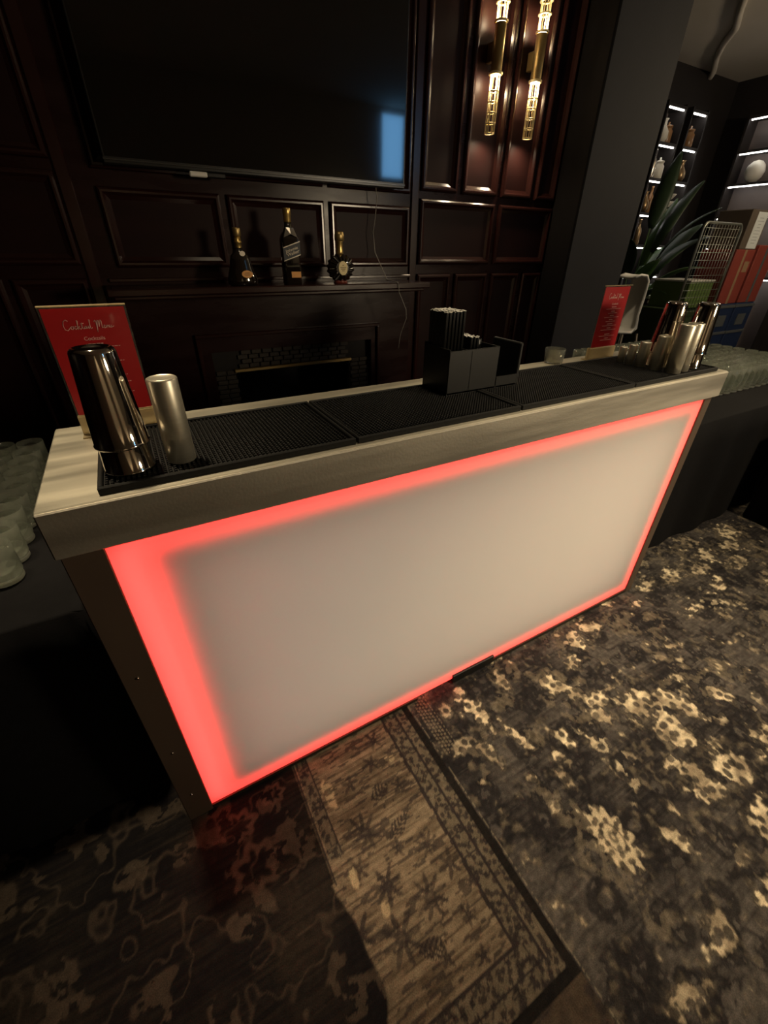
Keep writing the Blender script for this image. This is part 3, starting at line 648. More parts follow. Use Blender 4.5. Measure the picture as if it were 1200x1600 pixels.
cbl = MB(); cbl.tube([(1.366, 1.742, 1.83), (1.380, 1.735, 1.74), (1.381, 1.745, 1.70), (1.372, 1.75, 1.62), (1.362, 1.75, 1.58), (1.375, 1.75, 1.48), (1.385, 1.62, 1.345), (1.385, 1.50, 1.340), (1.388, 1.492, 1.325), (1.39, 1.490, 1.29), (1.44, 1.49, 1.20), (1.45, 1.50, 1.15), (1.425, 1.52, 1.06), (1.42, 1.53, 0.98)], 0.0022, 6)
tag(cbl.build('power_cable', mat('cable_grey', (0.35, 0.33, 0.30), 0.5)), 'thin grey cable hanging from the television past the mantel', 'cable')

# ------------------------------------------------------------------ bottles on the mantel
MTZ = 1.335
DKGL = glass('dark_cognac_glass', (0.10, 0.035, 0.012), 0.05, 0.0, 1.5)
DKG2 = mat('dark_bottle_gloss', (0.012, 0.008, 0.006), 0.06, 0, 0.1, spec=0.8, coat=1.0)
GOLD = mat('gold_foil', (0.80, 0.56, 0.20), 0.3, 0.9, 0.15, (40, 40, 40))
SILV = mat('silver_foil', (0.72, 0.68, 0.60), 0.25, 1.0, 0.1)
PAPER = mat('cream_label', (0.85, 0.70, 0.36), 0.5, 0, 0.1, (60, 60, 60))
ORNG = mat('orange_label', (0.80, 0.38, 0.10), 0.5, 0, 0.1, (60, 60, 60))
NAVY = mat('navy_label', (0.018, 0.024, 0.035), 0.4, 0, 0.1)
LINK = mat('brown_print', (0.16, 0.08, 0.03), 0.6)
def oval(mb, rx, rz, y0, t, n=28, zc=0, xc=0):
    vs_ = [(xc+rx*math.cos(2*math.pi*i/n), y0, zc+rz*math.sin(2*math.pi*i/n)) for i in range(n)] + [(xc+rx*math.cos(2*math.pi*i/n), y0+t, zc+rz*math.sin(2*math.pi*i/n)) for i in range(n)]
    mb.add(vs_, [tuple(range(n)), tuple(reversed(range(n, 2*n)))] + [(i, (i+1) % n, n+(i+1) % n, n+i) for i in range(n)]); return mb
b1 = empty('cognac_bottle', (0.556, 1.60, MTZ)); tag(b1, 'squat dark flared cognac bottle with oval gold label, leftmost on the mantel', 'bottle')
MB().lathe([(0.001, 0.0), (0.050, 0.0), (0.060, 0.006), (0.062, 0.020), (0.055, 0.045), (0.046, 0.075), (0.041, 0.100), (0.036, 0.118), (0.022, 0.132), (0.015, 0.140), (0.013, 0.150)], 32, cap0=True, cap1=True, sy=0.72).build('body', DKG2, b1)
MB().lathe([(0.013, 0.148), (0.0135, 0.165), (0.016, 0.167), (0.016, 0.172), (0.0135, 0.174), (0.0135, 0.190)], 20, cap1=True).build('neck', GOLD, b1)
MB().lathe([(0.0145, 0.190), (0.0165, 0.192), (0.0165, 0.220), (0.015, 0.223)], 20, cap1=True, cap0=True).build('stopper', BRASSD, b1)
oval(MB(), 0.022, 0.015, -0.043, 0.006, zc=0.046, xc=0.012).build('oval_label', ORNG, b1)
oval(MB(), 0.011, 0.010, -0.028, 0.016, zc=0.126, xc=0.006).build('seal', SILV, b1)
lt = MB()
for dz, w in ((0.005, .010), (0.0, .013), (-0.005, .009)): lt.box(0.012-w, 0.012+w, -0.0436, -0.043, 0.046+dz-.0008, 0.046+dz+.0008)
lt.build('label_print', LINK, b1)

b2 = empty('whisky_bottle', (0.809, 1.60, MTZ)); b2.rotation_euler.z = math.radians(-4); tag(b2, 'tall square whisky bottle with slanted dark label and gold cap, middle of the mantel', 'bottle')
def rsq(h, w, r, n=5):
    pts = []
    for cx, cy, a0 in ((1, 1, 0), (-1, 1, 90), (-1, -1, 180), (1, -1, 270)):
        for k in range(n):
            a = math.radians(a0+90*k/(n-1)); pts.append((cx*(w-r)+r*math.cos(a), cy*(w-r)+r*math.sin(a), h))
    return pts
lv = [(0, .034, .008), (.004, .0365, .009), (.19, .0365, .010), (.205, .033, .014), (.222, .022, .016), (.238, .0155, .0150), (.262, .0140, .0139)]
vs_ = []; fs = []
for h, w, r in lv: vs_ += rsq(h, w, r)
n = 20
for k in range(len(lv)-1):
    for i in range(n): fs.append((k*n+i, k*n+(i+1) % n, (k+1)*n+(i+1) % n, (k+1)*n+i))
fs.append(tuple(reversed(range(n)))); fs.append(tuple((len(lv)-1)*n+i for i in range(n)))
MB().add(vs_, fs, True).build('body', DKG2, b2)
MB().lathe([(0.0148, 0.258), (0.0155, 0.260), (0.0155, 0.286), (0.0165, 0.288), (0.0165, 0.310), (0.015, 0.313)], 20, cap1=True, cap0=True).build('cap', GOLD, b2)
MB().add([(-0.016, -0.026, 0.236), (0.016, -0.026, 0.236), (0.029, -0.0355, 0.197), (0.0, -0.040, 0.21), (-0.029, -0.0355, 0.197), (0, -0.0285, 0.236)], [(0, 5, 3, 4), (5, 1, 2, 3)]).build('shoulder_highlight', SILV, b2)  # silver patch stands in for the highlight on the glass shoulder
sl = math.tan(math.radians(20)); lab = MB()
def slant(x0, x1, z0, z1, y): return [(x0, y, z0+x0*sl), (x1, y, z0+x1*sl), (x1, y, z1+x1*sl), (x0, y, z1+x0*sl)]
def slab(mb, x0, x1, z0, z1, y, t=0.0006):
    a = slant(x0, x1, z0, z1, y); c = slant(x0, x1, z0, z1, y+t); mb.add(a+c, [(0,1,2,3),(7,6,5,4),(0,4,5,1),(1,5,6,2),(2,6,7,3),(3,7,4,0)]); return mb
lb = slab(MB(), -0.0368, 0.0368, 0.112, 0.170, -0.0375, 0.0008).build('slanted_label', NAVY, b2)
slab(slab(MB(), -0.0368, 0.0368, 0.166, 0.170, -0.0379), -0.0368, 0.0368, 0.112, 0.116, -0.0379).build('label_border', SILV, lb)
text('label_lettering', 'Johnnie\nWalker', 0.019, SILV, lb, Matrix.Translation((0, -0.0385, 0.142)) @ Matrix.Rotation(math.radians(-20), 4, 'Y') @ Matrix.Rotation(math.pi/2, 4, 'X'), 0.25, 0.8)
MB().box(-0.010, 0.032, -0.0376, -0.0364, 0.030, 0.056).build('foot_label', ORNG, b2)

b3 = empty('sunburst_bottle', (1.082, 1.60, MTZ)); tag(b3, 'round dark flask with sunburst facets and oval cream label, rightmost on the mantel', 'bottle')
vs_ = []; fs = []; n = 64; Rr = 0.060
rings = [(0.0, -0.030), (0.030, -0.030), (0.036, -0.028), (0.058, -0.014), (0.062, 0.0), (0.058, 0.014), (0.036, 0.028), (0.0, 0.030)]
for k, (r, y) in enumerate(rings):
    for i in range(n):
        a = 2*math.pi*i/n; g = 1.0
        yy = y
        if k in (2, 3, 5, 6): yy = y*(1.0+(0.20 if (i//2) % 2 else -0.12))
        if k in (3, 4, 5): g = 1.0+(0.05 if (i//2) % 2 else -0.03)
        vs_.append((r*g*math.cos(a), yy, 0.066+r*g*math.sin(a)*0.98))
for k in range(len(rings)-1):
    for i in range(n): fs.append((k*n+i, k*n+(i+1) % n, (k+1)*n+(i+1) % n, (k+1)*n+i))
MB().add(vs_, fs, False).build('body', DKG2, b3)
MB().lathe([(0.030, 0), (0.034, 0.001), (0.030, 0.010), (0.026, 0.013)], 24, cap0=True, cap1=True, sy=0.7).build('foot', mat('amber_foot', (0.16, 0.03, 0.02), 0.15, 0, 0.2), b3)
MB().lathe([(0.017, 0.122), (0.0145, 0.135), (0.0145, 0.175), (0.016, 0.178)], 20, cap0=True, cap1=True).build('neck', GOLD, b3)
MB().lathe([(0.018, 0.178), (0.0215, 0.181), (0.0215, 0.204), (0.018, 0.216), (0.010, 0.219)], 20, cap1=True, cap0=True).build('stopper', BRASSD, b3)
oval(MB(), 0.0215, 0.030, -0.0345, 0.010, zc=0.066).build('oval_label', PAPER, b3)
lt = MB()
for dz, w in ((0.012, .004), (0.003, .014), (-0.004, .011), (-0.011, .006)): lt.box(-w, w, -0.0352, -0.0345, 0.066+dz-.0012, 0.066+dz+.0012)
lt.build('label_print', LINK, b3)

for o_, q in ((b1, 1.06), (b2, 1.03), (b3, 1.08)): o_.scale = (q*1.12, q, q)
# ------------------------------------------------------------------ wall lights
def make_sconce(x, dz, label):
    r = empty('wall_light', (x, 1.72, 2.30+dz)); tag(r, label, 'wall light', 'brass cage wall lights')
    R = 0.026
    def cage(z0, z1, rings_, nm):
        mb = MB()
        for i in range(6):
            a = 2*math.pi*(i+0.5)/6; mb.tube([(R*math.cos(a), R*math.sin(a), z0), (R*math.cos(a), R*math.sin(a), z1)], 0.0032, 5)
        for z in rings_: mb.torus(R, 0.0034, (0, 0, z), 18, 5)
        mb.build(nm, BRASS, r)
    cage(-0.245, 0.0, [-0.243, -0.200, -0.155, -0.110, -0.066], 'lower_cage')
    cage(0.20, 0.47, [0.27, 0.32, 0.37, 0.42, 0.468], 'upper_cage')
    MB().lathe([(0.030, 0.012), (0.030, 0.195), (0.028, 0.197), (0.0275, 0.012)], 28).build('tube', BRASSD, r)
    MB().lathe([(0.028, 0.0), (0.038, 0.002), (0.038, 0.010), (0.030, 0.014)], 28).build('collar', BRASS, r)
    MB().lathe([(0.028, 0.198), (0.036, 0.200), (0.036, 0.206), (0.028, 0.208)], 28).build('collar', BRASS, r)
    for z in (0.27, 0.32): MB().lathe([(0.024, z-.003), (0.036, z-.002), (0.036, z+.003), (0.024, z+.004)], 28).build('collar', BRASS, r)
    MB().lathe([(0.027, 0.004), (0.0, 0.003)], 20, cap0=False).build('bulb_lens', LAMP, r)
    MB().lathe([(0.026, 0.204), (0.0, 0.205)], 20).build('bulb_lens', LAMP, r)
    MB().bbox(-0.012, 0.012, 0.02, 0.0785, 0.06, 0.14, 0.003).build('wall_arm', BRASSD, r)
    sp = spot('bulb_beam', (0, 0, -0.25), (0, 0.02, -1.0), 6, WARM, 165, 1.0, 0.02); sp.parent = r
    point('bulb_light', (0, 0, -0.012), 1.9, WARM, 0.014, r); point('bulb_light', (0, 0, 0.222), 1.9, WARM, 0.014, r)
make_sconce(2.112, 0.015, 'slender brass cage wall light nearer the television')
make_sconce(2.412, 0.022, 'slender brass cage wall light nearer the charcoal pier')

# ------------------------------------------------------------------ side tables under black cloth
def cloth_table(x0, x1, y0, y1, h, label, flare=0.05):
    cx, cy = (x0+x1)/2, (y0+y1)/2
    r = empty('draped_table', (cx, cy, 0)); tag(r, label, 'table', 'tables under floor-length black cloths')
    MB().box(x0-cx+.02, x1-cx-.02, y0-cy+.02, y1-cy-.02, h-0.03, h-0.004).build('table_top', PLASTIC, r)
    for sx in (-1, 1):
        for sy in (-1, 1): MB().tube([(sx*((x1-x0)/2-.08), sy*((y1-y0)/2-.08), 0), (sx*((x1-x0)/2-.08), sy*((y1-y0)/2-.08), h-.03)], 0.015, 8).build('leg', DARKMETAL, r)
    per = []; st = 0.03; hw, hd = (x1-x0)/2, (y1-y0)/2
    nxx = int(2*hw/st); nyy = int(2*hd/st)
    for i in range(nxx): per.append((-hw+2*hw*i/nxx, -hd, 0, -1))
    for i in range(nyy): per.append((hw, -hd+2*hd*i/nyy, 1, 0))
    for i in range(nxx): per.append((hw-2*hw*i/nxx, hd, 0, 1))
    for i in range(nyy): per.append((-hw, hd-2*hd*i/nyy, -1, 0))
    N = len(per); lv = [(h+0.002, -0.006), (h-0.004, 0.0), (h*0.8, 0.004), (h*0.5, 0.010), (h*0.2, 0.016), (0.004, 0.022)]
    vs_ = []; fs = []
    for k, (z, off) in enumerate(lv):
        for i, (px, py, nx_, ny_) in enumerate(per):
            wv = (math.sin(i*0.55)+0.6*math.sin(i*0.23+1.3))*0.010*(k/5.0) if k > 1 else 0
            fl = flare*(k/5.0)**2
            o_ = off+wv+fl*0.4; vs_.append((px+nx_*o_, py+ny_*o_, z))
    for k in range(len(lv)-1):
        for i in range(N): fs.append((k*N+i, k*N+(i+1) % N, (k+1)*N+(i+1) % N, (k+1)*N+i))
    fs.append(tuple(range(N)))
    MB().add(vs_, fs, True).build('tablecloth', BLACKCLOTH, r)
cloth_table(-2.05, -0.262, 0.19, 1.30, 0.748, 'black-draped table left of the bar, carrying the near glasses', 0.02)
cloth_table(2.03, 4.05, 0.20, 1.42, 0.748, 'black-draped table right of the bar, carrying the far glasses', 0.02)
cloth_table(3.29, 4.1, -1.3, 0.08, 0.748, 'black-draped table at the far right edge, beside the carpet corner', 0.02)

# glasses
def tumbler(R, h, name):
    r = empty(name)
    n = 24; prof = [(R*0.86, 0.012), (R*0.90, 0.02), (R*0.94, h*0.35), (R*0.97, h*0.7), (R, h), (R-0.0018, h), (R*0.94-0.002, h*0.5), (R*0.86-0.003, 0.016), (0.002, 0.015)]
    vs_ = []; fs = []
    for k, (q, z) in enumerate(prof):
        for i in range(n):
            a = 2*math.pi*i/n; g = 1.0
            if k in (1, 2): g = 1.0+(0.03 if i % 2 else -0.03)       # cut facets on the outside
            vs_.append((q*g*math.cos(a), q*g*math.sin(a), z))
    for k in range(len(prof)-1):
        for i in range(n): fs.append((k*n+i, k*n+(i+1) % n, (k+1)*n+(i+1) % n, (k+1)*n+i))
    MB().add(vs_, fs, True).build('bowl', GLASS, r)
    MB().lathe([(0.002, 0.0), (R*0.84, 0.0), (R*0.90, 0.003), (R*0.90, 0.009), (R*0.84, 0.012), (0.002, 0.011)], 20, cap0=True, cap1=True).build('thick_base', GLASSB, r)
    return r
ORD = ['first', 'second', 'third', 'fourth', 'fifth', 'sixth', 'seventh', 'eighth', 'ninth', 'tenth', 'eleventh', 'twelfth', 'thirteenth', 'fourteenth', 'fifteenth', 'sixteenth']
tA = tumbler(0.0425, 0.105, 'rocks_tumbler'); k = 0
for i in range(3):
    for j in range(9):
        o = tA if k == 0 else copy_tree(tA); k += 1
        o.location = (-0.432-i*0.089+random.uniform(-.002, .002), 0.405+j*0.0945+random.uniform(-.002, .002), 0.7505); o.rotation_euler.z = random.random()*6
        tag(o, '%s cut glass tumbler from the front, %s column from the bar, left table' % (ORD[j], ORD[i]), 'glass', 'tumblers on the table left of the bar')
tB = tumbler(0.036, 0.150, 'highball_glass'); k = 0
for i in range(16):
    for j in range(11):
        x = 2.78+i*0.078; y = 0.455+j*0.082
        if x > 4.0: continue
        o = tB if k == 0 else copy_tree(tB); k += 1
        o.location = (x+random.uniform(-.003, .003), y+random.uniform(-.003, .003), 0.7505); o.rotation_euler.z = random.random()*6
        tag(o, ('%s tall clear glass from the bar in the front row on the right table' % ORD[i]) if j == 0 else 'tall clear glass behind the front row on the table right of the bar', 'glass', 'tall glasses on the table right of the bar')

# ------------------------------------------------------------------ lit display niches in the room beyond
NICHE = mat('niche_back', (0.16, 0.13, 0.12), 0.6, 0, 0.15, (4, 4, 4))
LEDW = emitter('cool_led', (1.0, 0.95, 0.88), 9)
def shelving(name, org, rz, W, tops, hh, label, grp='lit display shelves'):
    r = empty(name, org, rz); tag(r, label, 'shelves', grp)
    D = 0.24
    MB().box(-W/2, W/2, D-0.012, D, 0.0, tops[0]+0.05).build('back_board', NICHE, r)
    for s in (-1, 1): MB().box(s*W/2-0.012, s*W/2+0.012, 0, D, 0.0, tops[0]+0.05).build('upright', ALC, r)
    for t in tops:
        sh = MB().bbox(-W/2+0.012, W/2-0.012, 0, D-0.013, t, t+0.03, 0.003).build('shelf', ALC, r)
        MB().bbox(-W/2+0.03, W/2-0.03, 0.012, 0.030, t-0.014, t-0.001, 0.002).build('led_strip', LEDW, sh)
    MB().box(-W/2+0.012, W/2-0.012, 0, D-0.013, 0, 0.03).build('shelf', ALC, r)
    return r
TOPS = [3.035, 2.675, 2.315, 1.945, 1.575, 1.205]
shelving('display_shelves', (6.60, 3.56, 0), 0, 0.38, TOPS, 0.38, 'lit narrow display shelves right beside the charcoal pier')
shelving('display_shelves', (7.11, 3.56, 0), 0, 0.34, TOPS, 0.38, 'lit narrow display shelves nearer the room corner, behind the plant')
shelving('display_shelves', (7.91, 2.80, 0), -math.pi/2, 1.15, TOPS, 0.38, 'lit wide display shelves on the right-hand side wall')
def ornament(x, y, z, kind, m, label):
    r = None
    if kind == 'vase': mb = MB().lathe([(0.001, 0), (0.05, 0.0), (0.075, 0.05), (0.07, 0.11), (0.03, 0.17), (0.028, 0.21), (0.04, 0.235), (0.034, 0.235), (0.02, 0.19)], 24, cap0=True)
    elif kind == 'orb': mb = MB().lathe([(0.001, 0.0), (0.05, 0.004), (0.10, 0.06), (0.118, 0.125), (0.10, 0.19), (0.055, 0.235), (0.001, 0.25)], 28, cap0=True)
    elif kind == 'bottle': mb = MB().lathe([(0.001, 0), (0.042, 0), (0.045, 0.01), (0.045, 0.15), (0.035, 0.19), (0.016, 0.22), (0.015, 0.28), (0.018, 0.282), (0.018, 0.30), (0.001, 0.301)], 20, cap0=True)
    elif kind == 'jar': mb = MB().lathe([(0.001, 0), (0.06, 0), (0.066, 0.012), (0.066, 0.13), (0.05, 0.15), (0.05, 0.165), (0.056, 0.167), (0.056, 0.185), (0.01, 0.20), (0.012, 0.22), (0.001, 0.226)], 24, cap0=True)
    elif kind == 'bowls':
        mb = MB()
        for q in range(3): mb.lathe([(0.02, q*0.085), (0.045, q*0.085+.004), (0.085, q*0.085+0.05), (0.088, q*0.085+0.06), (0.082, q*0.085+0.06), (0.04, q*0.085+0.012)], 24, cap0=True)
    o = mb.build({'vase': 'vase', 'orb': 'round_vase', 'bottle': 'display_bottle', 'jar': 'lidded_jar', 'bowls': 'bowl_stack'}[kind], m)
    o.location = (x, y, z); tag(o, label, {'vase': 'vase', 'orb': 'vase', 'bottle': 'bottle', 'jar': 'jar', 'bowls': 'bowls'}[kind], 'ornaments on the display shelves'); return o
AMB = mat('amber_glaze', (0.30, 0.16, 0.07), 0.25, 0, 0.2); BRZ = mat('bronze', (0.35, 0.24, 0.13), 0.3, 0.8, 0.2)
zz = [t+0.0305 for t in TOPS]
ornament(6.55, 3.65, zz[1], 'vase', WHITEG, 'cream vase on the top lit shelf beside the pier')
ornament(6.69, 3.68, zz[1], 'jar', AMB, 'brown jar on the top lit shelf beside the pier')
ornament(6.50, 3.63, zz[2], 'bottle', SILV, 'silver bottle on the second lit shelf beside the pier')
ornament(6.64, 3.63, zz[2], 'jar', WHITEG, 'cream jar on the second lit shelf beside the pier')
ornament(6.53, 3.63, zz[3], 'vase', BRZ, 'bronze vase on the third lit shelf beside the pier')
ornament(6.69, 3.66, zz[3], 'bottle', AMB, 'amber bottle on the third lit shelf beside the pier')
ornament(6.58, 3.63, zz[4], 'bottle', BRZ, 'bronze bottle on the fourth lit shelf beside the pier')
ornament(7.12, 3.64, zz[1], 'jar', AMB, 'brown jar on the top lit shelf near the room corner')
ornament(7.06, 3.63, zz[3], 'bowls', WHITEG, 'stack of white bowls on a shelf behind the plant leaves')
ornament(7.16, 3.64, zz[2], 'vase', BRZ, 'bronze vase on the second lit shelf near the room corner')
ornament(8.02, 3.12, zz[2], 'orb', WHITEG, 'cream round vase on the right-hand side wall shelf')
ornament(8.03, 3.16, zz[4], 'jar', AMB, 'brown jar on a low shelf of the right-hand side wall')
ornament(8.03, 3.0, zz[1], 'jar', BRZ, 'bronze jar on the top shelf of the right-hand side wall')

# conduit on the ceiling
tag(MB().tube([(5.6, 2.55, 3.49), (5.9, 2.74, 3.49), (6.27, 2.95, 3.49), (6.55, 3.2, 3.49), (6.9, 3.45, 3.49), (7.40, 3.74, 3.49), (7.42, 3.78, 3.45)], 0.032, 10).build('ceiling_conduit', CEIL), 'pale curved conduit running across the plaster ceiling', 'conduit')

# sideboard with pale edges
sdb = empty('sideboard', (7.02, 3.1, 0)); tag(sdb, 'dark red sideboard with pale edged shelves behind the leaning plant', 'sideboard')
MAR = mat('maroon_lacquer', (0.05, 0.012, 0.012), 0.4, 0, 0.2)
MB().box(-0.75, 0.75, -0.10, 0.40, 0.06, 0.98).build('body', MAR, sdb)
MB().bbox(-0.78, 0.78, -0.13, 0.42, 0.98, 1.02, 0.004).build('top_slab', WHITE, sdb)
MB().bbox(-0.76, 0.76, -0.12, -0.1005, 0.925, 0.955, 0.003).build('edge_strip', WHITE, sdb)
MB().bbox(-0.76, 0.76, -0.12, -0.1005, 0.70, 0.735, 0.003).build('edge_strip', WHITE, sdb)
for s in (-0.5, 0.0, 0.5): MB().bbox(s-0.24, s+0.24, -0.118, -0.1005, 0.10, 0.68, 0.003).build('door', MAR, sdb)
MB().box(-0.72, 0.72, -0.05, 0.35, 0.0, 0.06).build('plinth', PLASTIC, sdb)

# white curved stool back
st_ = empty('bar_stool', (4.50, 2.10, 0)); tag(st_, 'white moulded bar stool with curved back seen past the far menu', 'stool')
shell = MB(); vs_ = []; fs = []; n = 14
prof = [(-0.17, 0.80), (0.02, 0.79), (0.07, 0.83), (0.09, 0.95), (0.10, 1.10), (0.095, 1.25), (0.06, 1.30), (-0.02, 1.31), (-0.09, 1.29)]
for k, (x, z) in enumerate(prof):
    for i in range(n):
        t = i/(n-1)*2-1; wv = 0.10
        vs_.append((x-0.05*t*t*(k > 2), t*wv, z+0.012*t*t))
for k in range(len(prof)-1):
    for i in range(n-1): fs.append((k*n+i, k*n+i+1, (k+1)*n+i+1, (k+1)*n+i))
so = shell.add(vs_, fs, True).build('seat_shell', WHITE, st_); sm = so.modifiers.new('thickness', 'SOLIDIFY'); sm.thickness = 0.022; sm.offset = 0
for s in (-1, 1):
    for q in (-1, 1): MB().tube([(s*0.10, q*0.10, 0.79), (s*0.19, q*0.19, 0.0)], 0.013, 8).build('leg', DARKMETAL, st_)
MB().torus(0.185, 0.009, (0, 0, 0.28), 24, 6).build('foot_ring', DARKMETAL, st_)
st_.rotation_euler.z = math.radians(-8)

# tall leafy plant
pl = empty('potted_plant', (5.98, 3.14, 0)); tag(pl, 'tall leafy green potted plant in front of the lit shelves', 'plant')
LEAF = mat('leaf_green', (0.095, 0.20, 0.055), 0.42, 0, 0.35, (7, 7, 7)); LEAFD = mat('leaf_dark', (0.03, 0.06, 0.028), 0.42, 0, 0.3, (7, 7, 7))
MB().lathe([(0.001, 0), (0.14, 0), (0.15, 0.02), (0.19, 0.34), (0.195, 0.36), (0.175, 0.36), (0.165, 0.33), (0.001, 0.33)], 28, cap0=True, cap1=True).build('pot', mat('pot_grey', (0.12, 0.12, 0.12), 0.6), pl)
def leaf(az, lean, stem, length, width, droop, m, tw=0.0):
    d = Vector((math.cos(az), math.sin(az), 0)); base = Vector((0, 0, 0.33)); p = base.copy(); pts = [p.copy()]; ang = math.radians(90-lean*0.35)
    for k in range(6): p = p + (d*math.cos(ang)+Vector((0, 0, 1))*math.sin(ang))*(stem/6); ang -= math.radians(lean*0.06); pts.append(p.copy())
    lf_pts = []; ns = 14; side = d.cross(Vector((0, 0, 1))); side = (Matrix.Rotation(tw, 3, d) @ side)
    vs_ = []; fs = []
    for k in range(ns+1):
        t = k/ns; w = 1.45*width*math.sin(math.pi*min(1, t*0.93+0.05))**0.7*(1-0.35*t)
        tn = d*math.cos(ang)+Vector((0, 0, 1))*math.sin(ang); nn = side.cross(tn).normalized()
        for j in (-1, -0.5, 0, 0.5, 1): vs_.append(p + side*(w*j) + nn*(-0.25*w*abs(j)))
        p = p + tn*(length/ns); ang -= math.radians(droop/ns)
    for k in range(ns):
        for j in range(4): fs.append((k*5+j, k*5+j+1, (k+1)*5+j+1, (k+1)*5+j))
    lo = MB().add(vs_, fs, True).build('leaf', m, pl); md = lo.modifiers.new('thickness', 'SOLIDIFY'); md.thickness = 0.003
    MB().tube(pts, [0.012-0.001*k for k in range(7)], 6).build('stem', LEAF, lo)
for i, (az, lean, stem, ln, wd, dr, m, tw) in enumerate([
    (0.15, 32, 0.75, 0.85, 0.10, 55, LEAF, 0.2), (0.1, 20, 1.05, 0.85, 0.09, 30, LEAF, -0.3), (-0.5, 28, 0.9, 0.85, 0.10, 70, LEAFD, 0.1), (-0.3, 18, 1.2, 0.9, 0.085, 40, LEAFD, 0.3),
    (-1.0, 22, 1.1, 0.8, 0.09, 60, LEAFD, 0.0), (-2.9, 20, 0.95, 0.7, 0.075, 80, LEAFD, 0.2), (-1.2, 30, 0.7, 0.75, 0.09, 80, LEAF, -0.2), (-2.2, 26, 0.75, 0.7, 0.085, 75, LEAF, 0.2),
    (0.0, 40, 0.6, 0.7, 0.10, 90, LEAF, 0.1), (-2.0, 34, 0.55, 0.75, 0.08, 95, LEAF, 0.1), (0.2, 12, 1.45, 0.85, 0.09, 25, LEAFD, 0.2), (-0.2, 36, 0.95, 0.9, 0.09, 45, LEAFD, 0.4)]):
    leaf(az, lean, stem, ln, wd, dr, m, tw)

# roll cage
cg = empty('roll_cage', (5.83, 2.45, 0)); tag(cg, 'wire mesh roll cage trolley with rounded top rail', 'trolley')
ZINC = mat('zinc_wire', (0.50, 0.52, 0.46), 0.4, 0.85, 0.1)
w_, d_, h_ = 0.38, 0.30, 1.78
def hoop(x0, x1, y, z0, z1, rad=0.07):
    pts = [(x0, y, z0), (x0, y, z1-rad)]
    for k in range(1, 6): a = math.pi/2*k/6; pts.append((x0+rad*(1-math.cos(a)), y, z1-rad+rad*math.sin(a)))
    pts.append((x0+rad, y, z1)); pts.append((x1-rad, y, z1))
    for k in range(1, 6): a = math.pi/2*k/6; pts.append((x1-rad+rad*math.sin(a), y, z1-rad+rad*math.cos(a)))
    pts += [(x1, y, z1-rad), (x1, y, z0)]; return pts
MB().tube(hoop(-w_, w_, -d_, 0.14, h_), 0.013, 8).build('front_hoop', ZINC, cg)
MB().tube(hoop(-w_, w_, d_, 0.14, 0.62), 0.013, 8).build('back_hoop', ZINC, cg)
for yy, za, zb in ((d_, 0.16, 0.62), (-d_, 0.86, h_)):
    wm = MB()
    for i in range(1, 13): x = -w_+2*w_*i/13; wm.tube([(x, yy, za), (x, yy, zb)], 0.0028, 4)
    for j in range(22):
        z = 0.2+j*0.073
        if za < z < zb: wm.tube([(-w_, yy, z), (w_, yy, z)], 0.0028, 4)
    tag(wm.build('mesh_panel', ZINC, cg), kind='stuff')
MB().bbox(-w_, w_, -d_, d_, 0.12, 0.15, 0.004).build('deck', ZINC, cg)
for sx in (-1, 1):
    for sy in (-1, 1): MB().tube([(sx*0.30-0.012, sy*0.22, 0.06), (sx*0.30+0.012, sy*0.22, 0.06)], 0.06, 14).build('castor', PLASTIC, cg)
def carton(name, x0, x1, y0, y1, z0, z1, m, label, cat='box', band=None, tape=True):
    cx, cy = (x0+x1)/2, (y0+y1)/2; r = empty(name, (cx, cy, z0)); tag(r, label, cat)
    a, c, h = (x1-x0)/2, (y1-y0)/2, z1-z0
    MB().bbox(-a, a, -c, c, 0, h, 0.006).build('body', m, r)
    if tape: MB().box(-a*0.12, a*0.12, -c-0.0015, -c, 0.0, h).build('seam', band or m, r)
    return r
GRN = mat('green_crate', (0.14, 0.22, 0.06), 0.6, 0, 0.2); DGRN = mat('dark_green', (0.05, 0.075, 0.03), 0.6, 0, 0.2)
RBOX = mat('red_carton', (0.30, 0.055, 0.040), 0.6, 0, 0.15); BLU = mat('blue_crate', (0.018, 0.035, 0.095), 0.5, 0, 0.2); GRYB = mat('grey_carton', (0.10, 0.11, 0.115), 0.7, 0, 0.2)
KRAFT = mat('kraft', (0.36, 0.22, 0.12), 0.7, 0, 0.15)
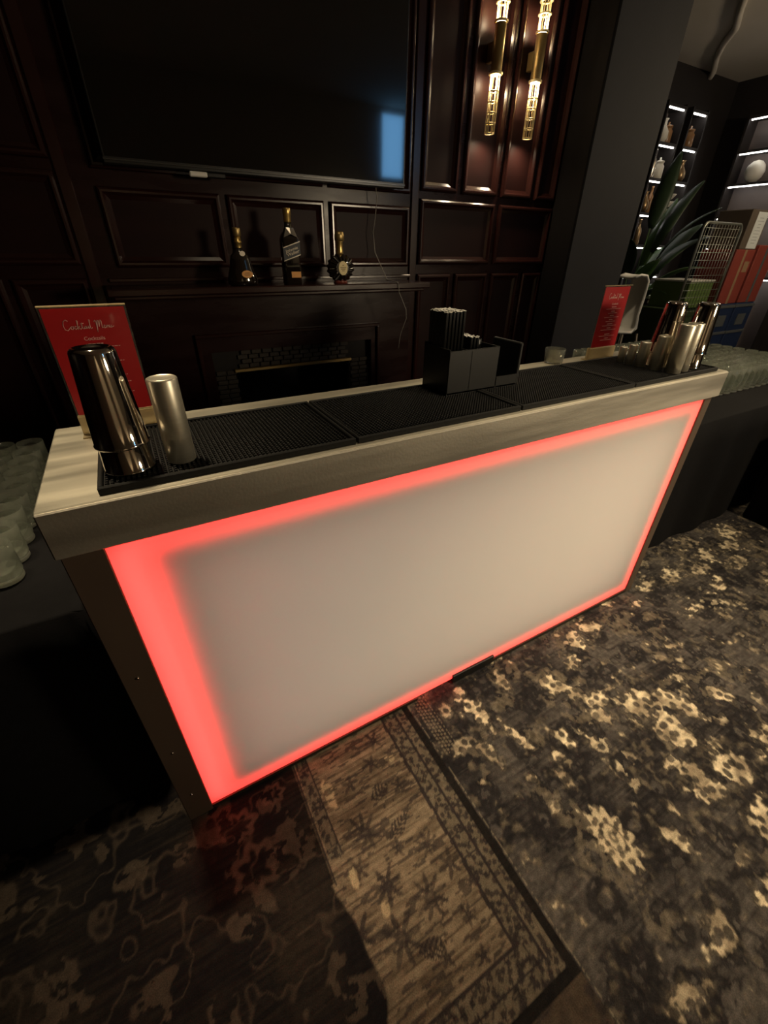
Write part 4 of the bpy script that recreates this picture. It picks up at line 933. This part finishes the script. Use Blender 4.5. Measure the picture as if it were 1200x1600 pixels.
carton('storage_box', 5.50, 6.16, 2.22, 2.68, 0.151, 0.955, DGRN, 'dark box at the bottom of the roll cage', tape=False)
gb = carton('storage_box', 5.66, 6.16, 2.20, 2.62, 0.956, 1.24, GRN, 'olive green box standing in the roll cage', tape=False)
MB().bbox(-0.255, 0.255, -0.215, 0.215, 0.27, 0.29, 0.004).build('lid', WHITE, gb)
for k, (x, lab) in enumerate(((6.30, 'dark blue crate under the tall red carton, beside the roll cage'), (6.78, 'dark blue crate at the right edge under the red cartons'))):
    r = empty('plastic_crate', (x+0.23, 2.35, 0)); tag(r, lab, 'crate', 'blue crates stacked beside the roll cage')
    MB().bbox(-0.225, 0.225, -0.2, 0.2, 0.0, 0.98, 0.01).build('body', BLU, r)
    for z in (0.30, 0.62, 0.93): MB().bbox(-0.232, 0.232, -0.207, 0.207, z, z+0.035, 0.004).build('rim', GRYB, r)
    MB().box(-0.10, 0.10, -0.2065, -0.2005, 0.72, 0.85).build('label_plate', GRYB, r)
rb = carton('red_carton', 6.31, 6.74, 2.16, 2.54, 0.981, 1.55, RBOX, 'red carton under the white paper sheet, beside the roll cage', band=KRAFT)
MB().box(0.06, 0.17, -0.1915, -0.1905, 0.34, 0.45).build('kraft_sticker', KRAFT, rb)
db = carton('brown_carton', 6.36, 6.74, 2.17, 2.52, 1.551, 1.93, mat('dim_brown_carton', (0.13, 0.10, 0.075), 0.7), 'brown carton with white paper sheet, on top of the red carton', tape=False)
ps = MB().box(-0.06, 0.16, -0.1785, -0.1755, 0.01, 0.36).build('paper_sheet', mat('white_paper', (0.80, 0.84, 0.84), 0.6), db)
pm = MB(); rr = random.Random(3)
for k in range(9): w = rr.uniform(.03, .08); pm.box(0.05-w, 0.05+w, -0.1792, -0.1785, 0.06+k*0.03, 0.067+k*0.03)
pm.build('faint_print', mat('grey_print', (0.50, 0.54, 0.55), 0.7), ps)
carton('red_carton', 6.80, 7.24, 2.16, 2.54, 0.981, 1.60, RBOX, 'shorter red carton at the right edge of the picture', band=GRYB)
